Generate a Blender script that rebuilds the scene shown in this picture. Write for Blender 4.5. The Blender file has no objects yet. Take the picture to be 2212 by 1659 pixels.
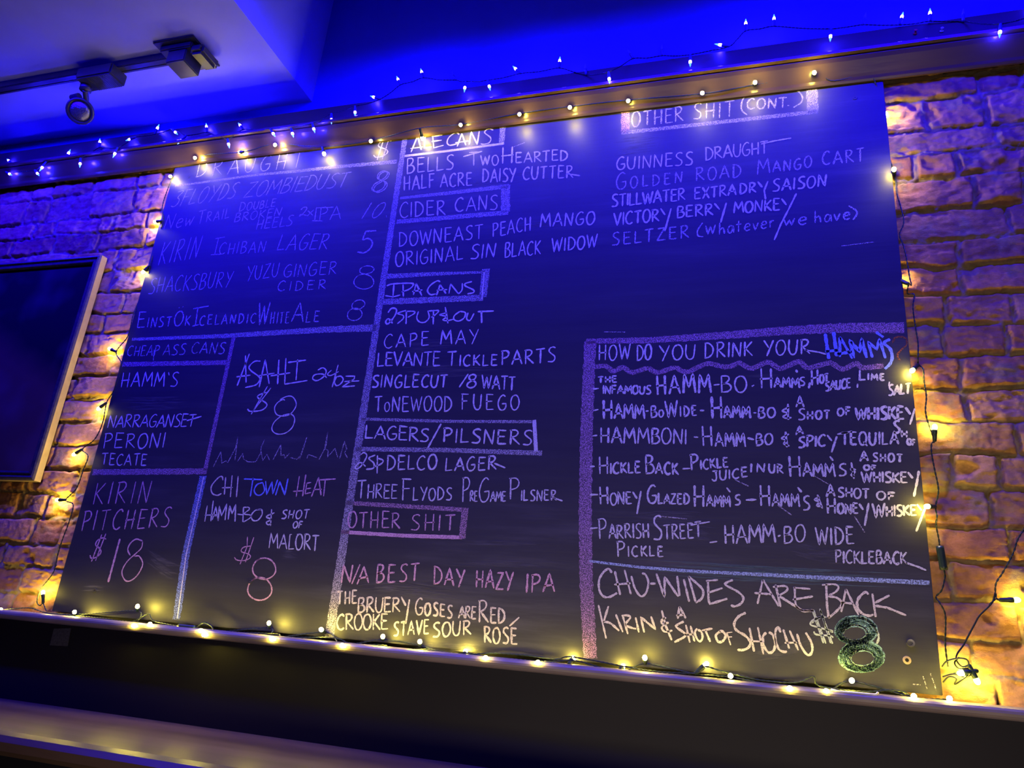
import bpy, bmesh, math, random
import numpy as np
from mathutils import Vector, Matrix

random.seed(7)
RNG = np.random.default_rng(11)
S = bpy.context.scene
COL = S.collection

# ------------------------------------------------------------------ camera
FPX, CX, CY = 1608.89, 1106.0, 829.5
CAM = np.array([2.00710796, -1.86742086, 0.02219731])
B = np.array([[0.9558352317545382, 0.015869015162666367, 0.2934743329398922],
              [0.28115243217739716, -0.3402964396417503, -0.8973024256335668],
              [0.08562896482780652, 0.9401842944470602, -0.3297289384594603]])   # columns: camera right, up, back
cam_data = bpy.data.cameras.new('camera')
cam_data.sensor_width = 36.0
cam_data.lens = FPX / 2212.0 * 36.0
cam_data.clip_start = 0.02
cam = bpy.data.objects.new('camera', cam_data)
COL.objects.link(cam)
M4 = Matrix.Identity(4)
for i in range(3):
    for j in range(3):
        M4[i][j] = B[i, j]
    M4[i][3] = CAM[i]
cam.matrix_world = M4
S.camera = cam

# ------------------------------------------------------------------ world, lights, exposure
S.view_settings.view_transform = 'Standard'
S.view_settings.look = 'None'
S.view_settings.exposure = 0.0
S.view_settings.gamma = 1.0
S.view_settings.use_curve_mapping = False
S.cycles.use_denoising = True
S.cycles.use_light_tree = True
S.cycles.sample_clamp_indirect = 4.0
S.cycles.max_bounces = 6
S.cycles.transparent_max_bounces = 12
world = bpy.data.worlds.new('world')
S.world = world
world.use_nodes = True
wb = world.node_tree.nodes['Background']
wb.inputs[0].default_value = (0.03, 0.012, 0.30, 1)
wb.inputs[1].default_value = 0.05

YELLOW_L = 380.0      # radiance of a warm bulb
BLUE_L = 1250.0        # radiance of a blue bulb

def area(name, loc, target, sx, sy, color, watts, spread=180):
    d = bpy.data.lights.new(name, 'AREA')
    d.shape = 'RECTANGLE'; d.size = sx; d.size_y = sy
    d.color = color; d.energy = watts; d.spread = math.radians(spread)
    o = bpy.data.objects.new(name, d)
    COL.objects.link(o)
    o.location = loc
    o.rotation_euler = (Vector(target) - Vector(loc)).to_track_quat('-Z', 'Y').to_euler()
    return o
# added unseen fills: low warm ambient behind the camera, blue strips near the ceiling
area('warm_fill', (1.9, -2.9, -0.60), (1.9, 0, -0.05), 2.4, 0.4, (1.0, 0.80, 0.66), 4.7, 66)
area('blue_fill', (1.80, -0.56, 1.97), (1.80, 0.0, 1.2), 2.5, 0.06, (0.006, 0.0, 1.0), 48, 130)
area('blue_fill', (-0.40, -0.58, 1.845), (-0.40, 0.0, 1.15), 1.6, 0.05, (0.006, 0.0, 1.0), 40, 120)

def at(x, y, Y=None, X=None, Z=None):
    d = B @ np.array([(x - CX) / FPX, -(y - CY) / FPX, -1.0])
    if Y is not None: k = (Y - CAM[1]) / d[1]
    elif X is not None: k = (X - CAM[0]) / d[0]
    else: k = (Z - CAM[2]) / d[2]
    return CAM + k * d

# ------------------------------------------------------------------ materials
def newmat(name):
    m = bpy.data.materials.new(name); m.use_nodes = True
    nt = m.node_tree
    return m, nt, nt.nodes['Principled BSDF']

def noise(nt, scale, detail=3, rough=0.55, stretch=(1, 1, 1), coord='Object'):
    tc = nt.nodes.new('ShaderNodeTexCoord'); mp = nt.nodes.new('ShaderNodeMapping')
    mp.inputs['Scale'].default_value = stretch
    n = nt.nodes.new('ShaderNodeTexNoise')
    n.inputs['Scale'].default_value = scale; n.inputs['Detail'].default_value = detail
    n.inputs['Roughness'].default_value = rough
    nt.links.new(tc.outputs[coord], mp.inputs[0]); nt.links.new(mp.outputs[0], n.inputs['Vector'])
    return n.outputs['Fac']

def ramp(nt, fac, stops):
    r = nt.nodes.new('ShaderNodeValToRGB')
    while len(r.color_ramp.elements) < len(stops): r.color_ramp.elements.new(0.5)
    for e, (p, c) in zip(r.color_ramp.elements, stops):
        e.position = p; e.color = (*c, 1) if len(c) == 3 else c
    nt.links.new(fac, r.inputs[0])
    return r.outputs[0]

def bump(nt, fac, bsdf, strength, dist):
    b = nt.nodes.new('ShaderNodeBump')
    b.inputs['Strength'].default_value = strength; b.inputs['Distance'].default_value = dist
    nt.links.new(fac, b.inputs['Height']); nt.links.new(b.outputs[0], bsdf.inputs['Normal'])

def paint(name, c0, c1, rough=0.5, scale=6, bscale=60, bst=0.2, bdist=0.001, stretch=(1, 1, 1), spec=0.5, metal=0.0):
    m, nt, p = newmat(name)
    nt.links.new(ramp(nt, noise(nt, scale, 4, 0.6, stretch), [(0.35, c0), (0.7, c1)]), p.inputs['Base Color'])
    p.inputs['Roughness'].default_value = rough
    p.inputs['Metallic'].default_value = metal
    p.inputs['Specular IOR Level'].default_value = spec
    if bst: bump(nt, noise(nt, bscale, 3, 0.6, stretch), p, bst, bdist)
    return m

def emit(name, color, strength):
    m, nt, p = newmat(name)
    p.inputs['Base Color'].default_value = (0.8, 0.8, 0.8, 1)
    p.inputs['Emission Color'].default_value = (*color, 1)
    p.inputs['Emission Strength'].default_value = strength
    return m

M = {}
M['plaster'] = paint('blue_lit_plaster', (0.25, 0.25, 0.52), (0.29, 0.29, 0.58), 0.6, 3, 90, 0.15, 0.0008)  # white plaster, with the tint of the blue light put into its colour
M['upper_wall'] = paint('upper_wall_blue_lit', (0.04, 0.045, 0.62), (0.05, 0.055, 0.72), 0.55, 2, 70, 0.15, 0.001)  # wider blue light over this wall is put into its base colour
M['trim'] = paint('brown_trim_paint', (0.070, 0.040, 0.024), (0.115, 0.066, 0.036), 0.22, 5, 40, 0.35, 0.0012, (0.25, 1, 1))
M['fascia'] = paint('dark_fascia_paint', (0.030, 0.022, 0.020), (0.050, 0.036, 0.030), 0.42, 5, 40, 0.3, 0.001, (0.25, 1, 1))
M['ledge'] = paint('worn_ledge_paint', (0.13, 0.105, 0.085), (0.40, 0.32, 0.22), 0.30, 8, 120, 0.25, 0.0006, (0.3, 1, 1))
M['panel'] = paint('black_panel_paint', (0.009, 0.0085, 0.012), (0.014, 0.013, 0.017), 0.55, 2, 30, 0.12, 0.0015, (0.35, 1, 1), spec=0.25)
M['wood'] = paint('varnished_wood', (0.10, 0.058, 0.034), (0.19, 0.118, 0.070), 0.36, 9, 45, 0.25, 0.0008, (0.12, 1, 1))
M['black_metal'] = paint('black_track_metal', (0.018, 0.018, 0.020), (0.028, 0.028, 0.032), 0.35, 20, 200, 0.1, 0.0004)
M['wire'] = paint('dark_green_wire', (0.010, 0.018, 0.013), (0.016, 0.028, 0.020), 0.38, 60, 200, 0.0)
M['white_wire'] = paint('white_cord', (0.65, 0.63, 0.58), (0.75, 0.72, 0.66), 0.4, 60, 200, 0.0)
M['socket'] = paint('green_socket_plastic', (0.014, 0.030, 0.020), (0.022, 0.044, 0.030), 0.33, 60, 200, 0.0)
M['blue_socket'] = paint('blue_socket_plastic', (0.03, 0.04, 0.16), (0.04, 0.06, 0.22), 0.33, 60, 200, 0.0)
M['bolt'] = paint('bolt_metal', (0.10, 0.10, 0.11), (0.2, 0.19, 0.18), 0.35, 80, 200, 0.2, 0.0004, metal=0.7)
M['bare_wood'] = paint('bare_wood_ring', (0.42, 0.30, 0.18), (0.55, 0.42, 0.27), 0.7, 80, 300, 0.4, 0.0005)
M['hole'] = paint('hole_dark', (0.004, 0.004, 0.004), (0.006, 0.006, 0.006), 0.9, 10, 10, 0.0)
M['gold'] = paint('gold_canvas_side', (0.46, 0.33, 0.12), (0.58, 0.43, 0.18), 0.45, 20, 120, 0.25, 0.0006)
M['frame_dark'] = paint('dark_frame_gilt', (0.045, 0.038, 0.05), (0.11, 0.09, 0.08), 0.32, 90, 160, 0.5, 0.0012)
M['sticker'] = paint('clear_sticker', (0.05, 0.05, 0.06), (0.10, 0.10, 0.12), 0.28, 160, 200, 0.35, 0.0006)
M['warm_bulb'] = emit('warm_led', (1.0, 0.78, 0.085), YELLOW_L)
M['blue_bulb'] = emit('blue_lamp', (0.012, 0.006, 1.0), BLUE_L)
M['blue_tip'] = emit('blue_lamp_tip', (0.03, 0.16, 1.0), 5.0)
M['unlit'] = paint('clear_blue_plastic', (0.10, 0.12, 0.45), (0.14, 0.16, 0.55), 0.15, 50, 50, 0.0)
M['pin_red'] = paint('red_pin_plastic', (0.62, 0.03, 0.06), (0.70, 0.05, 0.08), 0.2, 50, 50, 0.0)
M['pin_clear'] = paint('clear_pin_plastic', (0.55, 0.55, 0.6), (0.62, 0.62, 0.66), 0.12, 50, 50, 0.0)
M['lens'] = paint('lamp_reflector_glass', (0.30, 0.30, 0.33), (0.62, 0.62, 0.66), 0.10, 160, 260, 0.8, 0.002, metal=0.9)

# chalkboard: matte black paint, streaked sideways with old chalk dust
def board_mat():
    m, nt, p = newmat('chalkboard_paint')
    fine = noise(nt, 9, 6, 0.65, (0.25, 1, 2.6))
    big = noise(nt, 1.7, 3, 0.5, (0.7, 1, 1.2))
    mul = nt.nodes.new('ShaderNodeMath'); mul.operation = 'MULTIPLY'
    nt.links.new(fine, mul.inputs[0]); nt.links.new(big, mul.inputs[1])
    nt.links.new(ramp(nt, mul.outputs[0], [(0.10, (0.022, 0.021, 0.026)), (0.30, (0.036, 0.035, 0.041)), (0.48, (0.075, 0.073, 0.080))]), p.inputs['Base Color'])
    p.inputs['Roughness'].default_value = 0.5
    p.inputs['Specular IOR Level'].default_value = 0.45
    bump(nt, noise(nt, 40, 4, 0.65, (0.12, 1, 3)), p, 0.22, 0.0012)
    return m
M['board'] = board_mat()

def chalk(name, color, cover, grain=420.0, stretch=(1, 1, 1), soft=0.10):
    m, nt, p = newmat(name)
    f = noise(nt, grain, 2.5, 0.7, stretch)
    mr = nt.nodes.new('ShaderNodeMapRange')
    c = 0.5 + (0.5 - cover) * 0.42
    mr.inputs['From Min'].default_value = c - soft; mr.inputs['From Max'].default_value = c + soft
    nt.links.new(f, mr.inputs['Value'])
    nt.links.new(mr.outputs[0], p.inputs['Alpha'])
    p.inputs['Base Color'].default_value = (*color, 1)
    p.inputs['Roughness'].default_value = 0.95
    p.inputs['Specular IOR Level'].default_value = 0.1
    return m
WHITE = (0.72, 0.68, 0.66)
CH = {
    'white': chalk('white_chalk', WHITE, 0.82),
    'thin': chalk('thin_white_chalk', (0.60, 0.56, 0.62), 0.60),
    'pale': chalk('pale_chalk', (0.62, 0.56, 0.58), 0.50),
    'cream': chalk('cream_chalk', (0.74, 0.66, 0.58), 0.80),
    'pink': chalk('pink_chalk', (0.74, 0.42, 0.50), 0.76),
    'blue': chalk('blue_chalk', (0.22, 0.30, 0.80), 0.85),
    'green': chalk('green_chalk', (0.34, 0.60, 0.46), 0.62),
    'lime': chalk('pale_green_chalk', (0.62, 0.70, 0.54), 0.80),
    'orange': chalk('orange_chalk', (0.30, 0.10, 0.04), 0.55),
    'band': chalk('white_chalk_band', (0.62, 0.57, 0.62), 0.46, 460),
    'bandpink': chalk('pink_chalk_band', (0.66, 0.38, 0.50), 0.46, 460),
    'bandpurple': chalk('purple_chalk_band', (0.52, 0.30, 0.50), 0.48, 450),
    'bandblue': chalk('blue_chalk_band', (0.26, 0.34, 0.74), 0.50, 400),
    'bandsky': chalk('sky_blue_chalk_band', (0.42, 0.52, 0.68), 0.62, 300),
    'smudge': chalk('smudged_chalk', (0.17, 0.165, 0.17), 0.14, 60, (0.25, 1, 3.0), 0.26),
    'smudgegreen': chalk('smudged_green_chalk', (0.16, 0.24, 0.22), 0.30, 60, (0.25, 1, 3.0), 0.24),
}

# brick wall: brick or mortar from a per-vertex mask, the rest from noise
def brick_mat():
    m, nt, p = newmat('old_brick')
    a = nt.nodes.new('ShaderNodeAttribute'); a.attribute_name = 'brick_colour'
    n = noise(nt, 45, 5, 0.65)
    mix = nt.nodes.new('ShaderNodeMix'); mix.data_type = 'RGBA'; mix.blend_type = 'MULTIPLY'
    mix.inputs['Factor'].default_value = 0.75
    nt.links.new(a.outputs['Color'], mix.inputs['A'])
    nt.links.new(ramp(nt, n, [(0.25, (0.55, 0.52, 0.52)), (0.65, (1.1, 1.08, 1.05))]), mix.inputs['B'])
    nt.links.new(mix.outputs['Result'], p.inputs['Base Color'])
    p.inputs['Roughness'].default_value = 0.85
    p.inputs['Specular IOR Level'].default_value = 0.25
    bump(nt, noise(nt, 230, 6, 0.75, (0.6, 1, 1)), p, 0.8, 0.003)
    return m
M['brick'] = brick_mat()

def art_mat():
    # a plain abstract picture: dark ground, one warm rust slope below, one dim mauve cloud above it
    m, nt, p = newmat('abstract_picture')
    tc = nt.nodes.new('ShaderNodeTexCoord')
    sep = nt.nodes.new('ShaderNodeSeparateXYZ'); nt.links.new(tc.outputs['Object'], sep.inputs[0])
    w = noise(nt, 5, 3, 0.5)
    def math_(op, a, b):
        k = nt.nodes.new('ShaderNodeMath'); k.operation = op
        for i, v in enumerate((a, b)):
            if isinstance(v, (int, float)): k.inputs[i].default_value = v
            else: nt.links.new(v, k.inputs[i])
        return k.outputs[0]
    slope = math_('ADD', math_('MULTIPLY', sep.outputs['X'], -0.55), math_('MULTIPLY', w, 0.10))
    d = math_('SUBTRACT', slope, sep.outputs['Z'])
    low = ramp(nt, math_('ADD', math_('MULTIPLY', d, 2.2), 0.62), [(0.38, (0.0, 0.0, 0.0)), (0.62, (0.135, 0.062, 0.022))])
    w2 = noise(nt, 2.6, 3, 0.5)
    cloud = ramp(nt, w2, [(0.50, (0.0, 0.0, 0.0)), (0.72, (0.07, 0.045, 0.06))])
    add = nt.nodes.new('ShaderNodeMix'); add.data_type = 'RGBA'; add.blend_type = 'ADD'; add.inputs['Factor'].default_value = 1.0
    nt.links.new(low, add.inputs['A']); nt.links.new(cloud, add.inputs['B'])
    add2 = nt.nodes.new('ShaderNodeMix'); add2.data_type = 'RGBA'; add2.blend_type = 'ADD'; add2.inputs['Factor'].default_value = 1.0
    nt.links.new(add.outputs['Result'], add2.inputs['A']); add2.inputs['B'].default_value = (0.006, 0.005, 0.008, 1)
    nt.links.new(add2.outputs['Result'], p.inputs['Base Color'])
    p.inputs['Roughness'].default_value = 0.85
    p.inputs['Specular IOR Level'].default_value = 0.15
    return m
M['art'] = art_mat()

# ------------------------------------------------------------------ object helpers
def link(name, me, mat, parent=None, smooth=False):
    o = bpy.data.objects.new(name, me)
    COL.objects.link(o)
    if mat is not None and not me.materials: me.materials.append(mat)
    if parent is not None: o.parent = parent
    if smooth:
        me.polygons.foreach_set('use_smooth', [True] * len(me.polygons))
    return o

def mesh(name, verts, faces, mat, parent=None, smooth=False):
    me = bpy.data.meshes.new(name)
    me.from_pydata([tuple(v) for v in verts], [], faces)
    me.update()
    return link(name, me, mat, parent, smooth)

def from_bm(name, bm, mat, parent=None, smooth=False):
    bmesh.ops.recalc_face_normals(bm, faces=bm.faces)
    me = bpy.data.meshes.new(name); bm.to_mesh(me); bm.free()
    return link(name, me, mat, parent, smooth)

def box_into(bm, lo, hi, bevel=0.0, rot=None, seg=2):
    r = bmesh.ops.create_cube(bm, size=1.0)
    vs = r['verts']
    for v in vs:
        v.co = Vector([lo[k] + (v.co[k] + 0.5) * (hi[k] - lo[k]) for k in range(3)])
    if rot is not None:
        c = Vector([(lo[k] + hi[k]) / 2 for k in range(3)])
        bmesh.ops.rotate(bm, verts=vs, cent=c, matrix=rot)
    if bevel > 0:
        es = list({e for v in vs for e in v.link_edges})
        bmesh.ops.bevel(bm, geom=es, offset=bevel, segments=seg, affect='EDGES')

def box(name, lo, hi, mat, parent=None, bevel=0.0, rot=None):
    bm = bmesh.new(); box_into(bm, lo, hi, bevel, rot)
    return from_bm(name, bm, mat, parent)

def empty(name, loc):
    o = bpy.data.objects.new(name, None); COL.objects.link(o)
    o.empty_display_size = 0.05
    o.location = loc
    bpy.context.view_layer.update()
    return o

def adopt(o, parent):
    """parent a mesh that was built in world coordinates, keeping it where it stands"""
    o.parent = parent
    o.matrix_parent_inverse = Matrix.Translation(parent.location).inverted()

def tag(o, label=None, cat=None, group=None, kind=None):
    if label: o['label'] = label
    if cat: o['category'] = cat
    if group: o['group'] = group
    if kind: o['kind'] = kind
    return o

def extrude_profile(name, prof, x0, x1, mat, parent=None, smooth=False):
    """closed profile of (y, z) pairs swept along X"""
    n = len(prof)
    vs = [(x0, y, z) for y, z in prof] + [(x1, y, z) for y, z in prof]
    fs = [(i, (i + 1) % n, n + (i + 1) % n, n + i) for i in range(n)] + [tuple(range(n))[::-1], tuple(range(n, 2 * n))]
    return mesh(name, vs, fs, mat, parent, smooth)

def catmull(pts, step):
    pts = [np.array(p, float) for p in pts]
    if len(pts) < 3:
        a, b = pts[0], pts[-1]
        n = max(1, int(np.linalg.norm(b - a) / step))
        return [a + (b - a) * k / n for k in range(n + 1)]
    P = [2 * pts[0] - pts[1]] + pts + [2 * pts[-1] - pts[-2]]
    out = []
    for i in range(1, len(P) - 2):
        p0, p1, p2, p3 = P[i - 1:i + 3]
        n = max(1, int(math.ceil(np.linalg.norm(p2 - p1) / step)))
        for k in range(n):
            t = k / n
            out.append(0.5 * (2 * p1 + (p2 - p0) * t + (2 * p0 - 5 * p1 + 4 * p2 - p3) * t * t + (3 * p1 - p0 - 3 * p2 + p3) * t ** 3))
    out.append(pts[-1])
    return out

def straight(pts, step):
    pts = [np.array(p, float) for p in pts]
    out = []
    for a, b in zip(pts, pts[1:]):
        n = max(1, int(np.linalg.norm(b - a) / step))
        out += [a + (b - a) * k / n for k in range(n)]
    return out + [pts[-1]]

# ------------------------------------------------------------------ the setting
YB = 0.022        # mean face of the brick
XL, XR = -1.25, 3.15
Z_CEIL = 1.868

def fbm(x, y, scale, octaves=4, gain=0.5, seed=0):
    g = np.random.default_rng(seed)
    out = np.zeros_like(x); amp = 1.0; tot = 0
    for o in range(octaves):
        T = g.random((64, 64))
        xs, ys = x * scale + 13.7 * o, y * scale + 7.3 * o
        xi, yi = np.floor(xs).astype(int), np.floor(ys).astype(int)
        fx, fy = xs - xi, ys - yi
        fx, fy = fx * fx * (3 - 2 * fx), fy * fy * (3 - 2 * fy)
        a, b_ = T[yi % 64, xi % 64], T[yi % 64, (xi + 1) % 64]
        c, d = T[(yi + 1) % 64, xi % 64], T[(yi + 1) % 64, (xi + 1) % 64]
        out += amp * ((a * (1 - fx) + b_ * fx) * (1 - fy) + (c * (1 - fx) + d * fx) * fy)
        tot += amp; amp *= gain; scale *= 2.03
    return out / tot - 0.5

ROW_PX = [(2000, 150), (2000, 173), (2000, 214), (1992, 285), (1992, 333), (1992, 390), (1992, 456), (2010, 517), (2010, 579), (2010, 638),
          (2010, 704), (2010, 770), (2029, 838), (2029, 908), (2029, 982), (2047, 1055), (2065, 1134), (2060, 1213), (2045, 1295), (2053, 1372),
          (2060, 1455), (2060, 1545), (2060, 1640)]
ROWS = [at(x, y, Y=YB)[2] for x, y in ROW_PX]
JOINT_PX = [[], [2110], [1999, 2131], [2153], [1977, 2071], [2110], [2182], [2073], [2077], [2043], [2036, 2172], [2075], [2090], [2192],
            [2050, 2155], [2140], [2185], [2055], [2205], [2095], [2150], []]
def brick_wall():
    g = np.random.default_rng(5)
    for (x0, x1, st, side) in ((XL, 0.06, 0.0034, 'l'), (2.33, XR, 0.0034, 'r')):
        xs = np.arange(x0, x1 + st, st); zs = np.arange(-0.06, 1.72, st)
        X, Z = np.meshgrid(xs, zs)
        wx = X + 0.022 * fbm(X, Z, 12, 3, 0.55, 1) + 0.010 * fbm(X, Z, 70, 4, 0.65, 2)
        wz = Z + 0.024 * fbm(X, Z, 8, 3, 0.55, 3) + 0.010 * fbm(X * 0.7, Z, 70, 4, 0.65, 4)
        H = np.zeros_like(X); Mk = np.zeros_like(X)
        C = np.zeros(X.shape + (3,))
        mort = np.array([0.46, 0.345, 0.17])
        C[:] = mort * (0.55 + 0.8 * (fbm(X, Z, 26, 5, 0.65, 8) + 0.5))[..., None]
        Hm = 0.0035 + 0.016 * fbm(X, Z, 20, 4, 0.6, 9) + 0.018 * fbm(X, Z, 5, 2, 0.5, 10) + 0.006 * fbm(X, Z, 90, 3, 0.6, 11)
        H[:] = Hm
        for r in range(len(ROWS) - 1):
            zt, zb = ROWS[r], ROWS[r + 1]
            if side == 'r':
                js = sorted(at(px, (ROW_PX[r][1] + ROW_PX[r + 1][1]) / 2, Y=YB)[0] for px in JOINT_PX[r])
                js = [2.18 + 0.07 * (r % 2)] + js
                while js[-1] < x1 + 0.1: js.append(js[-1] + 0.10 + 0.11 * g.random())
            else:
                js = [x0 - 0.1 + 0.1 * (r % 2)]
                while js[-1] < x1 + 0.1: js.append(js[-1] + (0.205 if g.random() < 0.72 else 0.105) + 0.015 * g.random())
            for a, b_ in zip(js, js[1:]):
                gap = 0.0015 + 0.0045 * g.random()
                i0, i1 = np.searchsorted(zs, zb - 0.03), np.searchsorted(zs, zt + 0.03)
                j0, j1 = np.searchsorted(xs, a - 0.03), np.searchsorted(xs, b_ + 0.03)
                if i1 <= i0 or j1 <= j0: continue
                w_ = (slice(i0, i1), slice(j0, j1))
                WX, WZ, XX, ZZ = wx[w_], wz[w_], X[w_], Z[w_]
                dx = np.minimum(WX - (a + gap), (b_ - gap) - WX); dz = np.minimum(WZ - (zb + gap), (zt - gap) - WZ)
                d = np.minimum(dx, dz)
                rr = 0.005
                cx_, cz_ = np.clip(rr - dx, 0, None), np.clip(rr - dz, 0, None)
                d = np.where((cx_ > 0) & (cz_ > 0), rr - np.hypot(cx_, cz_), d)
                m = np.clip(d / 0.005 + 0.1, 0, 1); m = m * m * (3 - 2 * m)
                off = 0.010 + 0.007 * (g.random() - 0.5)
                tilt = (g.random() - 0.5) * 0.05 * (XX - (a + b_) / 2) + (g.random() - 0.5) * 0.10 * (ZZ - (zt + zb) / 2)
                rough = 0.008 + 0.012 * g.random() ** 2
                sd = int(g.integers(1e6))
                strata = fbm(XX * 0.35, ZZ, 55, 4, 0.62, sd)
                hb = off + tilt + rough * fbm(XX, ZZ, 16, 4, 0.6, sd + 1) + rough * 0.8 * np.minimum(strata, 0.08)
                chip = fbm(XX, ZZ, 12, 3, 0.6, sd + 2)
                hb = hb - np.clip(chip - 0.16, 0, 1) * 0.09 + 0.0035 * fbm(XX * 0.6, ZZ, 110, 4, 0.7, sd + 9)
                hm = Hm[w_]
                crease = 0.007 * np.exp(-(d / 0.0035) ** 2) * np.clip(0.6 + 3 * fbm(XX, ZZ, 18, 3, 0.6, sd + 7), 0, 1.3)
                H[w_] = np.where(m > 0, hm * (1 - m) + np.maximum(hb, hm - 0.004) * m, H[w_]) - crease
                t = g.random(); v = 0.75 + 0.5 * g.random()
                c = (np.array([0.54, 0.235, 0.085]) * (1 - t) + np.array([0.62, 0.34, 0.14]) * t) * v
                cc = c[None, None, :] * (0.85 + 0.6 * (fbm(XX, ZZ, 24, 4, 0.6, sd + 3) + 0.25))[..., None]
                sm = np.clip((fbm(XX, ZZ, 12, 5, 0.65, sd + 4) - 0.08) * 6, 0, 0.8)[..., None]       # smeared mortar
                cc = cc * (1 - sm) + mort[None, None, :] * 0.9 * sm
                C[w_] = C[w_] * (1 - m[..., None]) + cc * m[..., None]
        Y = YB + 0.004 - H
        nz, nx = X.shape
        V = np.stack([X, Y, Z], -1).reshape(-1, 3)
        idx = np.arange(nx * nz).reshape(nz, nx)
        F = np.stack([idx[:-1, :-1], idx[:-1, 1:], idx[1:, 1:], idx[1:, :-1]], -1).reshape(-1, 4)
        K = C.reshape(-1, 3)
        me = bpy.data.meshes.new('wall_back')
        me.vertices.add(len(V)); me.vertices.foreach_set('co', V.ravel())
        me.loops.add(F.size); me.loops.foreach_set('vertex_index', F.ravel())
        me.polygons.add(len(F)); me.polygons.foreach_set('loop_start', np.arange(0, F.size, 4)); me.polygons.foreach_set('loop_total', np.full(len(F), 4))
        me.update()
        at_ = me.attributes.new('brick_colour', 'FLOAT_COLOR', 'POINT')
        at_.data.foreach_set('color', np.concatenate([np.clip(K, 0.01, 0.8), np.ones((len(K), 1))], 1).ravel())
        tag(link('wall_back', me, M['brick'], None, True), kind='structure')
    tag(box('wall_back', (0.05, YB + 0.008, -0.03), (2.34, YB + 0.03, 1.62), M['panel']), kind='structure')
brick_wall()

tag(box('wall_upper', (XL, 0.062, 1.60), (XR, 0.16, 2.40), M['upper_wall']), kind='structure')
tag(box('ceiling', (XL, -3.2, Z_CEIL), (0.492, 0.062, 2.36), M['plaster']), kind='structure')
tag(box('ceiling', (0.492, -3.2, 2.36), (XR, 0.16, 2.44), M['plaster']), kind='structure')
tag(box('wall_lower', (XL, -0.016, -1.30), (XR, 0.10, -0.03), M['panel'], bevel=0.002), kind='structure')
tag(box('floor', (XL, -3.2, -1.36), (XR, 0.10, -1.30), M['panel']), kind='structure')
fascia = box('trim_1', (XL, 0.0, 1.625), (XR, 0.062, 1.776), M['fascia'], bevel=0.003)
tag(fascia, kind='structure')
crown_prof = [(0.0, 1.592), (-0.006, 1.592), (-0.010, 1.597), (-0.013, 1.605), (-0.018, 1.612), (-0.030, 1.628), (-0.040, 1.641), (-0.046, 1.6515),
              (-0.046, 1.653), (-0.039, 1.6535), (-0.038, 1.657), (-0.052, 1.658), (-0.055, 1.660), (-0.056, 1.668), (-0.054, 1.671), (0.0, 1.672)]
tag(extrude_profile('trim_2', crown_prof, XL, XR, M['trim']), kind='structure')
n_ = 8
led = [(0.02, -0.008), (-0.044, -0.008)] + [(-0.044 - 0.013 * math.sin(math.pi * k / n_), -0.021 + 0.013 * math.cos(math.pi * k / n_)) for k in range(1, n_)] + [(-0.044, -0.034), (0.02, -0.034)]
tag(extrude_profile('trim_3', led, XL, XR, M['ledge'], smooth=False), kind='structure')

# wooden shelf below the ledge
shelf = empty('wall_shelf', (0.9, -0.24, -1.30))
tag(shelf, 'varnished brown wooden shelf running along the black wall panel below the chalkboard', 'shelf')
pr = [(-0.017, -0.252), (-0.44, -0.252), (-0.462, -0.257), (-0.474, -0.268), (-0.474, -0.285), (-0.462, -0.296), (-0.017, -0.296)]
adopt(extrude_profile('shelf_top', pr, XL, XR, M['wood']), shelf)
o = box('front_panel', (XL, -0.43, -1.30), (XR, -0.40, -0.296), M['panel']); adopt(o, shelf)

# ------------------------------------------------------------------ chalkboard
BW, BH = 2.4, 1.6144
board = box('chalkboard', (0, 0, 0), (BW, 0.012, BH), M['board'], bevel=0.0012)
tag(board, 'large black chalkboard menu covered in handwritten chalk, between the string lights', 'chalkboard')

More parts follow.
